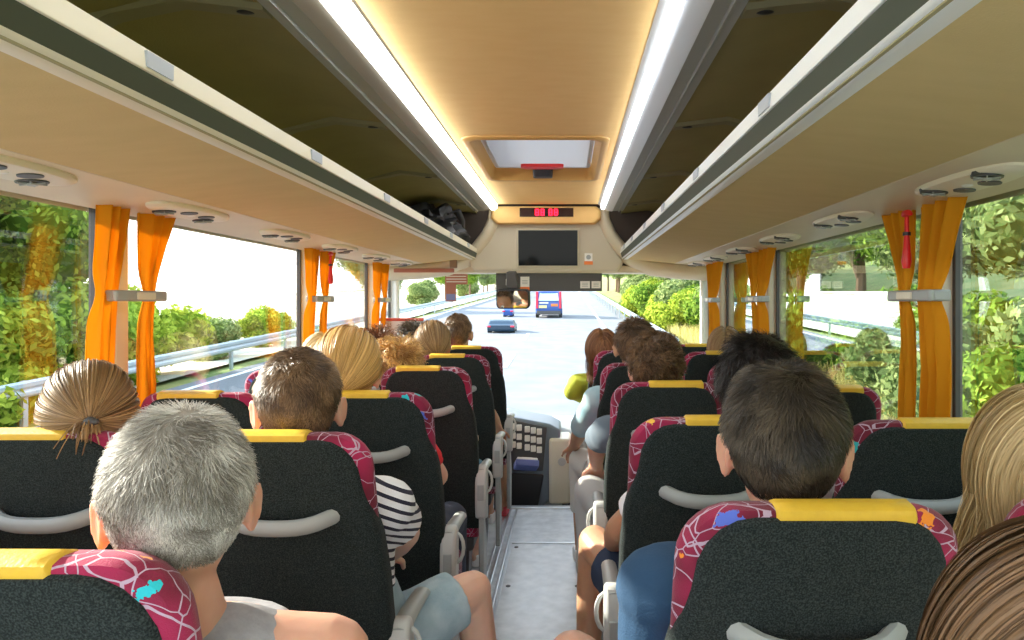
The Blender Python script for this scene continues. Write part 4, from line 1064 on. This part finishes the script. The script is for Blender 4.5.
def person(label, hipx, seaty, head, hs=1.08, yaw=0, tilt=0, roll=0, skin='fair', hair=None, shirt=None, sleeve=.55, pants=None, leg=1.0,
           arms=None, knees=None, feet=None, near=False, sc=1.0, strap=False, ears=True, extra=None, body_w=1.0, shoes=(.8, .8, .8)):
    """head = world centre of the head; hipx = world x of the hips; seaty = rear top edge of the seat"""
    hx, hy, hz = head
    root = empty('person', (hipx, seaty + .34, .46), label, 'person', 'passengers seen from behind')
    O = Vector(root.location)
    W = lambda p: Vector(p) - O
    hip = Vector((hipx, seaty + .33, .55)); neck = Vector((hx - (hx - hipx) * .06, hy - .022, hz - .135 * hs)); nb = neck + Vector(((hipx - hx) * .10, -.008, -.030 * hs))
    chest = hip.lerp(nb, .70) + Vector((0, -.005, 0)); waist = hip.lerp(nb, .35) + Vector((0, .01, 0)); sh = hip.lerp(nb, .93)
    w_ = body_w * sc
    front = lambda z: seaty + max(0, 1.14 - z) * .26 + .078
    for v_, d_ in ((waist, .105), (chest, .115), (sh, .09)):
        v_.y = max(v_.y, front(v_.z) + d_ * w_)
    nb.y = max(nb.y, front(nb.z) + .06); yaw = yaw + math.degrees(math.atan2(-(hx - CAMX), hy)) * .85
    spine = [(W(hip + Vector((0, 0, -.10))), .12 * w_, .09 * w_), (W(hip + Vector((0, 0, -.04))), .165 * w_, .115 * w_), (W(hip + Vector((0, 0, .04))), .165 * w_, .11 * w_), (W(waist), .145 * w_, .10 * w_), (W(waist.lerp(chest, .5)), .155 * w_, .108 * w_),
             (W(chest), .17 * w_, .112 * w_), (W(sh + Vector((0, 0, -.02))), .155 * w_, .095 * w_), (W(sh + Vector((0, 0, .02))), .11 * w_, .075 * w_), (W(nb + Vector((0, 0, .01))), .062 * w_, .058 * w_)]
    b = MB(); b.loft(rings_torso(spine))
    b.capsule(W(nb), W(neck + Vector((0, .004, .03))), .057 * hs * (1.12 if near else .95), .052 * hs * (1.12 if near else 1), 16)
    T = Matrix.Translation(W((hx, hy, hz))) @ Matrix.Rotation(R(yaw), 4, 'Z') @ Matrix.Rotation(R(tilt), 4, 'X') @ Matrix.Rotation(R(roll), 4, 'Y') @ Matrix.Scale(hs, 4)
    add_head(b, T, hs, ears)
    sj = [sh + Vector((s * .178 * w_, .0, -.028)) for s in (-1, 1)]
    for s in (0, 1): b.capsule(W(nb + Vector((0, 0, -.02))), W(sj[s]), .050 * w_, .056 * w_, 14)
    arms = arms or [None, None]; A = []
    for s in (0, 1):
        sg = -1 if s == 0 else 1
        el, hd = arms[s] if arms[s] else (sj[s] + Vector((sg * .01, .08, -.25)), Vector((hipx + sg * .10, seaty + .62, .68)))
        el, hd = Vector(el), Vector(hd); A.append((el, hd))
        b.capsule(W(sj[s]), W(el), .050 * w_, .040 * w_, 14)
        fa = (hd - el); wr = hd - fa.normalized() * .02
        b.capsule(W(el), W(el.lerp(wr, .35)), .040 * w_, .041 * w_, 14); b.capsule(W(el.lerp(wr, .35)), W(wr), .041 * w_, .027 * w_, 14)
        add_hand(b, W(wr), fa + Vector((0, .03, -.05)), -sg, sc)
    K_ = []
    knees = knees or [None, None]; feet = feet or [None, None]
    for s in (0, 1):
        sg = -1 if s == 0 else 1
        hj = hip + Vector((sg * .085 * w_, .03, -.03)); kn = Vector(knees[s]) if knees[s] else Vector((hipx + sg * .12, seaty + .33 + .42 * sc, .52))
        ft = Vector(feet[s]) if feet[s] else Vector((kn.x, kn.y + .03, .085))
        K_.append((hj, kn, ft))
        b.capsule(W(hj), W(kn), .083 * w_, .056 * w_, 16); b.capsule(W(kn), W(kn.lerp(ft, .35)), .054 * w_, .052 * w_, 14); b.capsule(W(kn.lerp(ft, .35)), W(ft), .052 * w_, .034 * w_, 14)
        b.capsule(W(ft + Vector((0, -.02, -.035))), W(ft + Vector((0, .13, -.05))), .034 * w_, .030 * w_, 12)
    vox = .0052 if near else .0085
    bo = bpy.data.objects.new('body', remesh(b, vox, 4 if near else 3, SK[skin], 'body')); C.objects.link(bo); bo.parent = root
    for s in (-1, 1):
        e = MB(); rt = T.to_3x3().normalized(); e.ell(T @ Vector((s * .030, .083, .004)), (.0125 * hs,) * 3, 14, 10); eo = e.build('eye', EYE, root)
        e = MB(); e.ell(T @ Vector((s * .030, .0935, .004)), (.0055 * hs, .003 * hs, .0055 * hs), 12, 8, rt); e.build('iris', IRIS, eo)
    # shirt
    if shirt:
        b = MB(); inf = .010
        sp = [(c_, a, bb) for c_, a, bb in spine]; b.loft(rings_torso(sp[:8], inf))
        for s in (0, 1):
            b.capsule(W(sh + Vector((0, 0, -.015))), W(sj[s]), .050 * w_, (.056 if not strap else .03) * w_ + inf * .6, 14)
            if strap: b.capsule(W(nb + Vector((0, -.004, -.030))), W(nb.lerp(sj[s], .5) + Vector((0, -.004, -.012))), .056 * w_ + inf * .9, .050 * w_ + inf, 16)
            else: b.capsule(W(nb + Vector((0, 0, -.035))), W(sj[s]), .056 * w_ + inf, .058 * w_ + inf, 16)
            if not strap:
                q = min(sleeve, 1.0); e = sj[s].lerp(A[s][0], q)
                b.capsule(W(sj[s]), W(e), .052 * w_ + inf, (.052 - .008 * q) * w_ + inf + .004, 16, end=sleeve > 1.0)
                if sleeve > 1.0:
                    e2 = A[s][0].lerp(A[s][1], min(.93, sleeve - 1.0)); b.capsule(W(A[s][0]), W(e2), .044 * w_ + inf, .036 * w_ + inf * .6, 14, end=False)
        so = bpy.data.objects.new('shirt', remesh(b, vox * 1.15, 5, shirt, 'shirt', disp=.0035, dscale=9)); C.objects.link(so); so.parent = root
    if pants:
        b = MB(); inf = .011; b.loft(rings_torso(spine[:4], inf + .004))
        for s in (0, 1):
            hj, kn, ft = K_[s]
            if leg <= 1.0: b.capsule(W(hj), W(hj.lerp(kn, leg)), .083 * w_ + inf, (.083 - .024 * leg) * w_ + inf + .006, 18, end=False)
            else:
                b.capsule(W(hj), W(kn), .083 * w_ + inf, .057 * w_ + inf, 16); b.capsule(W(kn), W(kn.lerp(ft, leg - 1)), .056 * w_ + inf, .046 * w_ + inf, 14, end=False)
        po = bpy.data.objects.new('shorts' if leg <= 1 else 'trousers', remesh(b, vox * 1.15, 4, pants, 'pants', disp=.003, dscale=11)); C.objects.link(po); po.parent = root
    shm = bpy.data.materials.get('shoe_%d%d%d' % tuple(int(x * 9) for x in shoes)) or mat('shoe_%d%d%d' % tuple(int(x * 9) for x in shoes), shoes, .6)
    for s in (0, 1):
        ft = K_[s][2]; b = MB(); b.loft([[W(ft) + Vector((x, y, z)) for x, y in [(-.036, -.05), (.036, -.05), (.045, .03), (.046, .12), (.02, .185), (-.02, .185), (-.046, .12), (-.045, .03)]] for z in (-.082, -.060)] +
                        [[W(ft) + Vector((x * .85, y * .93, -.02 - .25 * max(0, y))) for x, y in [(-.036, -.05), (.036, -.05), (.045, .03), (.046, .12), (.02, .185), (-.02, .185), (-.046, .12), (-.045, .03)]]])
        b.build('shoe', shm, root, bevel=.008, angle=60)
    if hair:
        h = dict(hair); st = h.pop('style'); mm = h.pop('mat'); bun = h.pop('bun', None); tail = h.pop('tail', None)
        if not near: h['n'] = int(h.get('n', 5000) * .6); h['width'] = h.get('width', .0011) * 1.5
        ho = bpy.data.objects.new('hair', hair_mesh('hair', st, mm, **h)); C.objects.link(ho); ho.parent = root; ho.matrix_local = T
        if tail:
            rs = np.random.default_rng(4); n = 700; K2 = 10; p0 = np.array(h['tie']) + rs.normal(size=(n, 3)) * .006
            tt = np.linspace(0, 1, K2 + 1)[None, :, None]; sp_ = rs.normal(size=(n, 1, 3)) * np.array([.014, .010, .004])
            pts = p0[:, None] + sp_ * tt ** .6 + np.array([0, -.018, 0]) * np.sin(tt * 3.0) + np.array([0, 0, -tail]) * tt
            sdv = rs.normal(size=(n, 1, 3)); sdv[:, :, 2] = 0; sdv /= np.linalg.norm(sdv, axis=2)[:, :, None]; wk = .0018 * (1 - .5 * tt)
            V = np.stack([pts - sdv * wk, pts + sdv * wk], 2).reshape(-1, 3); idx = np.arange(n)[:, None] * (K2 + 1) * 2 + np.arange(K2)[None] * 2
            Fq = np.stack([idx, idx + 1, idx + 3, idx + 2], -1).reshape(-1, 4)
            to = bpy.data.objects.new('ponytail', np_mesh('ponytail', V, Fq, mm, np.repeat(np.clip(.5 + .25 * rs.normal(size=n), 0, 1), (K2 + 1) * 2), True)); C.objects.link(to); to.parent = root; to.matrix_local = T
            cl = MB(); cl.ell(T @ Vector(tuple(np.array(h['tie']) + np.array([0, -.014, 0]))), (.018 * hs, .010 * hs, .011 * hs), 14, 8); cl.ell(T @ Vector(tuple(np.array(h['tie']) + np.array([.012, -.02, 0]))), (.007 * hs,) * 3, 8, 6); cl.build('hair_clip', M['darkp'], root)
        if bun:
            bc, br = bun; rs = np.random.default_rng(5); n = 420; K2 = 10; V = []
            ax = rs.normal(size=(n, 3)); ax /= np.linalg.norm(ax, axis=1)[:, None]; e1 = np.cross(ax, [0.3, .2, 1]); e1 /= np.linalg.norm(e1, axis=1)[:, None]; e2 = np.cross(ax, e1)
            a0 = rs.random(n) * 6.28; aa = a0[:, None] + np.linspace(0, 3.2, K2 + 1)[None]
            rr_ = br * (.85 + .2 * rs.random(n))[:, None, None]
            pts = np.array(bc) + (e1[:, None] * np.cos(aa)[:, :, None] + e2[:, None] * np.sin(aa)[:, :, None]) * rr_ + ax[:, None] * rr_ * .2
            sdv = np.repeat(ax[:, None], K2 + 1, 1); V = np.stack([pts - sdv * .003, pts + sdv * .003], 2).reshape(-1, 3); idx = np.arange(n)[:, None] * (K2 + 1) * 2 + np.arange(K2)[None] * 2
            Fq = np.stack([idx, idx + 1, idx + 3, idx + 2], -1).reshape(-1, 4)
            to = bpy.data.objects.new('hair_bun', np_mesh('hair_bun', V, Fq, mm, np.repeat(np.clip(.5 + .25 * rs.normal(size=n), 0, 1), (K2 + 1) * 2), True)); C.objects.link(to); to.parent = root; to.matrix_local = T
    return root

HM = dict(grey=hair_mat('hair_grey', (.16, .14, .11), (.78, .76, .70), .5), dark=hair_mat('hair_dark_brown', (.012, .009, .006), (.12, .095, .065), .42), black=hair_mat('hair_black', (.004, .003, .003), (.030, .024, .022), .35),
          brown=hair_mat('hair_brown', (.055, .030, .014), (.34, .21, .11)), lbrown=hair_mat('hair_light_brown', (.12, .065, .025), (.58, .38, .18)), blond=hair_mat('hair_blond', (.38, .25, .09), (.95, .78, .44)),
          gold=hair_mat('hair_golden', (.30, .15, .035), (.88, .58, .20)), red=hair_mat('hair_red_brown', (.10, .035, .015), (.42, .19, .08)), chestnut=hair_mat('hair_chestnut', (.045, .025, .012), (.26, .15, .075)))
def wx(px, Y): return CAMX + (px - 568) * Y / F
def wz(py, Y): return CAMZ + (303 - py) * Y / F
def H(px, pytop, Y, hs, add=0.0):
    """head centre from its pixel column and the pixel row of the hair top"""
    return (wx(px, Y), Y, wz(pytop, Y) - .122 * hs - add)

XL, XR, XWL, XWR = -.4675, .4895, -.985, .985
# driver-side block
person('man with short grey hair and light grey tank top, nearest on the driver side', XL + .02, .734, H(180, 407, .90, 1.04), 1.03, tilt=-2, yaw=2, skin='ruddy', near=True,
       hair=dict(style='short', mat=HM['grey'], n=22000, length=.032, width=.0006, thick=.009, lift=.14, curl=.0012, seed=2), shirt=cloth('heather_grey_cotton', (.27, .27, .29), (.33, .33, .35), scale=60), strap=True,
       pants=cloth('navy_shorts', (.03, .05, .10)), leg=.8, body_w=1.06)
person('boy with clipped brown hair, striped black and white top and pale denim shorts', XL + .03, 1.457, H(299, 349, 1.62, 1.12), 1.12, tilt=-2, yaw=0, skin='fair', near=True,
       hair=dict(style='short', mat=HM['brown'], n=14000, length=.020, width=.0007, thick=.006, lift=.45, seed=5), shirt=cloth('striped_cotton', (.82, .82, .84), stripes=((.02, .02, .04), 14.5, -22)), sleeve=.62,
       pants=cloth('pale_denim', (.30, .42, .48), (.42, .53, .58), scale=18), leg=.80,
       arms=[None, ((wx(405, 1.84), 1.84, .80), (wx(385, 2.05), 2.05, .66))], knees=[None, (wx(470, 1.98), 2.02, .575)], feet=[None, (wx(492, 2.04), 2.06, .10)], sc=1.0)
person('woman with brown hair gathered in a dark clip, by the nearest left curtain', -.91, 1.477, H(90, 369, 1.62, 1.05), 1.05, tilt=2, skin='fair', near=True, ears=False,
       hair=dict(style='tied', mat=HM['lbrown'], n=9000, width=.0011, thick=.016, tie=(0.010, -.122, .030), hang=.02, seed=6, tail=.06), shirt=cloth('white_blouse', (.72, .70, .68)))
bpy.data.objects['person.002'] if 'person.002' in bpy.data.objects else None
person('woman with plaited golden hair and red t-shirt in the third row, driver side', XL + .01, 2.126, H(349, 333, 2.30, 1.12), 1.12, tilt=0, yaw=-10, skin='fair',
       hair=dict(style='tied', mat=HM['gold'], n=9000, width=.0011, thick=.018, tie=(-.01, -.105, -.045), hang=.02, seed=8), shirt=cloth('red_cotton', (.72, .02, .03)), sleeve=.6,
       arms=[None, ((wx(437, 2.45), 2.45, .80), (wx(420, 2.7), 2.7, .68))], pants=cloth('dark_trousers', (.04, .05, .08)), leg=1.8)
person('blond long-haired passenger by the window, in front of the golden plaited woman', -.90, 2.93, H(325, 335, 3.13, 1.06), 1.06, skin='fair', ears=False,
       hair=dict(style='long', mat=HM['blond'], n=5000, thick=.014, hang=.12, seed=9), shirt=cloth('cream_cotton', (.7, .65, .5)))
person('passenger with fluffy golden blond hair and white t-shirt in the fourth row', XL - .01, 2.98, H(398, 343, 3.16, 1.08), 1.08, skin='fair',
       hair=dict(style='curly', mat=HM['gold'], n=5000, length=.06, thick=.016, lift=.8, curl=.006, seed=10), shirt=cloth('white_cotton', (.82, .82, .82)), sleeve=.7,
       arms=[None, ((wx(470, 3.3), 3.32, .76), (wx(455, 3.5), 3.5, .66))], pants=cloth('blue_denim', (.12, .26, .36), (.18, .34, .44)), leg=.9)
person('passenger with curly red-brown hair by the window in the fifth row', -.83, 3.68, H(378, 334, 3.85, 1.04), 1.04, skin='fair',
       hair=dict(style='curly', mat=HM['red'], n=4000, length=.07, thick=.016, lift=.9, curl=.008, seed=11), shirt=cloth('rose_cotton', (.6, .2, .2)))
person('woman with brown hair pinned in a low bun and bare arms, fifth row', XL - .02, 3.70, H(433, 323, 3.90, 1.08), 1.08, yaw=-14, skin='tan',
       hair=dict(style='tied', mat=HM['lbrown'], n=6000, thick=.012, tie=(.055, -.085, -.055), hang=.02, seed=12, bun=((.060, -.105, -.06), .030)), shirt=cloth('black_top', (.03, .03, .03)), strap=True,
       arms=[None, ((wx(490, 4.05), 4.05, .76), (wx(498, 4.25), 4.3, .62))], pants=cloth('white_shorts', (.8, .8, .78)), leg=.7)
person('dark curly-haired passenger beside the window next to the woman with the bun', -.74, 3.95, H(414, 327, 4.1, 1.0), 1.0, skin='tan',
       hair=dict(style='curly', mat=HM['dark'], n=4000, length=.06, thick=.014, lift=.8, curl=.008, seed=13), shirt=cloth('slate_cotton', (.2, .22, .25)))
person('man with cropped brown hair and grey-green t-shirt in the frontmost row', XL + .01, 4.40, H(458, 314, 4.58, 1.10), 1.10, yaw=-12, tilt=2, skin='tan',
       hair=dict(style='short', mat=HM['brown'], n=5000, length=.022, thick=.007, seed=14), shirt=cloth('grey_green_cotton', (.22, .25, .21)), sleeve=.65,
       arms=[None, ((wx(497, 4.6), 4.62, .82), (wx(496, 4.8), 4.85, .66))], pants=cloth('khaki_shorts', (.45, .42, .36)), leg=.7,
       knees=[None, (wx(500, 4.85), 4.85, .50)], feet=[None, (wx(503, 4.72), 4.62, .09)], shoes=(.62, .06, .08))
# door-side block
person('man with short dark hair and navy t-shirt, nearest aisle seat on the door side', XR + .00, .93, H(784, 362, 1.10, 1.12), 1.10, tilt=-2, yaw=2, skin='ruddy', near=True,
       hair=dict(style='short', mat=HM['dark'], n=20000, length=.030, width=.0006, thick=.008, lift=.32, seed=3), shirt=cloth('navy_cotton', (.012, .050, .11), (.016, .060, .13), scale=10), sleeve=.72,
       pants=cloth('olive_shorts', (.16, .15, .09)), leg=.62, arms=[((wx(655, 1.18), 1.20, .74), (wx(625, 1.4), 1.42, .68)), None], knees=[(wx(574, 1.46), 1.50, .64), None], feet=[(wx(574, 1.5), 1.60, .09), None], body_w=1.06)
person('passenger with tousled black hair, white t-shirt and navy shorts, second door-side row', XR - .02, 1.652, H(757, 336, 1.86, 1.12), 1.12, yaw=-12, tilt=-4, roll=8, skin='tan', near=True, ears=False,
       hair=dict(style='curly', mat=HM['black'], n=16000, length=.060, width=.0008, thick=.018, lift=.05, curl=.003, seed=15, fade=False), shirt=cloth('white_jersey', (.80, .80, .84)), sleeve=.7,
       pants=cloth('navy_sport_shorts', (.02, .035, .075)), leg=.62, arms=[((wx(620, 2.0), 2.0, .76), (wx(612, 2.25), 2.25, .62)), None], knees=[(wx(594, 2.42), 2.34, .605), None], feet=[(wx(586, 2.4), 2.42, .09), None])
person('man with wavy brown hair and grey-blue shirt in the third door-side row', XR - .01, 2.40, H(656, 334, 2.60, 1.10), 1.10, tilt=6, yaw=4, skin='ruddy',
       hair=dict(style='curly', mat=HM['chestnut'], n=9000, length=.040, width=.0011, thick=.014, lift=.35, curl=.006, seed=16, fade=False), shirt=cloth('grey_blue_cotton', (.12, .16, .20)), sleeve=.8,
       arms=[((wx(598, 2.75), 2.80, .86), (wx(596, 3.0), 3.0, .70)), None], pants=cloth('grey_trousers', (.45, .46, .45)), leg=1.7, knees=[(wx(590, 3.0), 3.0, .60), None])
person('man with cropped dark brown hair and light blue shirt in the fourth door-side row', XR - .06, 3.19, H(635, 319, 3.42, 1.16), 1.16, skin='tan',
       hair=dict(style='short', mat=HM['chestnut'], n=6000, length=.03, thick=.009, seed=17), shirt=cloth('light_blue_shirt', (.12, .36, .44), (.40, .55, .60), scale=4), sleeve=1.2,
       arms=[((wx(582, 3.5), 3.55, .78), (wx(574, 3.75), 3.8, .62)), None], pants=cloth('stone_trousers', (.6, .6, .56)), leg=1.6, knees=[(wx(581, 3.8), 3.8, .55), None])
person('woman with long red-brown hair and lime green cardigan in the frontmost door-side row', XR - .03, 4.60, H(602, 330, 4.62, 1.14), 1.14, yaw=6, skin='fair', ears=False,
       hair=dict(style='long', mat=HM['red'], n=6000, thick=.012, hang=.16, seed=18), shirt=cloth('lime_knit', (.48, .55, .04), (.40, .46, .05), scale=15), sleeve=1.7,
       arms=[((wx(572, 4.75), 4.76, .80), (wx(590, 4.85), 4.92, .72)), None], pants=cloth('dark_skirt', (.04, .04, .05)), leg=.9)
person('person with straight light brown hair by the window in the fifth door-side row', .87, 3.92, H(725, 328, 4.15, 1.08), 1.08, skin='fair', ears=False,
       hair=dict(style='long', mat=HM['lbrown'], n=6000, thick=.012, hang=.10, seed=19), shirt=cloth('pink_cotton', (.6, .25, .3)))
person('woman with long wavy blond hair at the edge of the view, nearest door-side window seat', .90, .99, H(1046, 401, 1.20, 1.10), 1.10, yaw=10, tilt=4, skin='fair', near=True, ears=False,
       hair=dict(style='long', mat=HM['blond'], n=13000, width=.0011, thick=.026, hang=.26, seed=20), shirt=cloth('beige_top', (.5, .42, .34)))
person('child with brown hair at the bottom corner, closest to the camera', .485, .10, H(1088, 535, .47, 1.05), 1.05, yaw=12, tilt=14, skin='fair', near=True, ears=False,
       hair=dict(style='long', mat=HM['chestnut'], n=15000, width=.0009, thick=.014, hang=.10, seed=21), shirt=cloth('dark_top', (.05, .05, .06)))
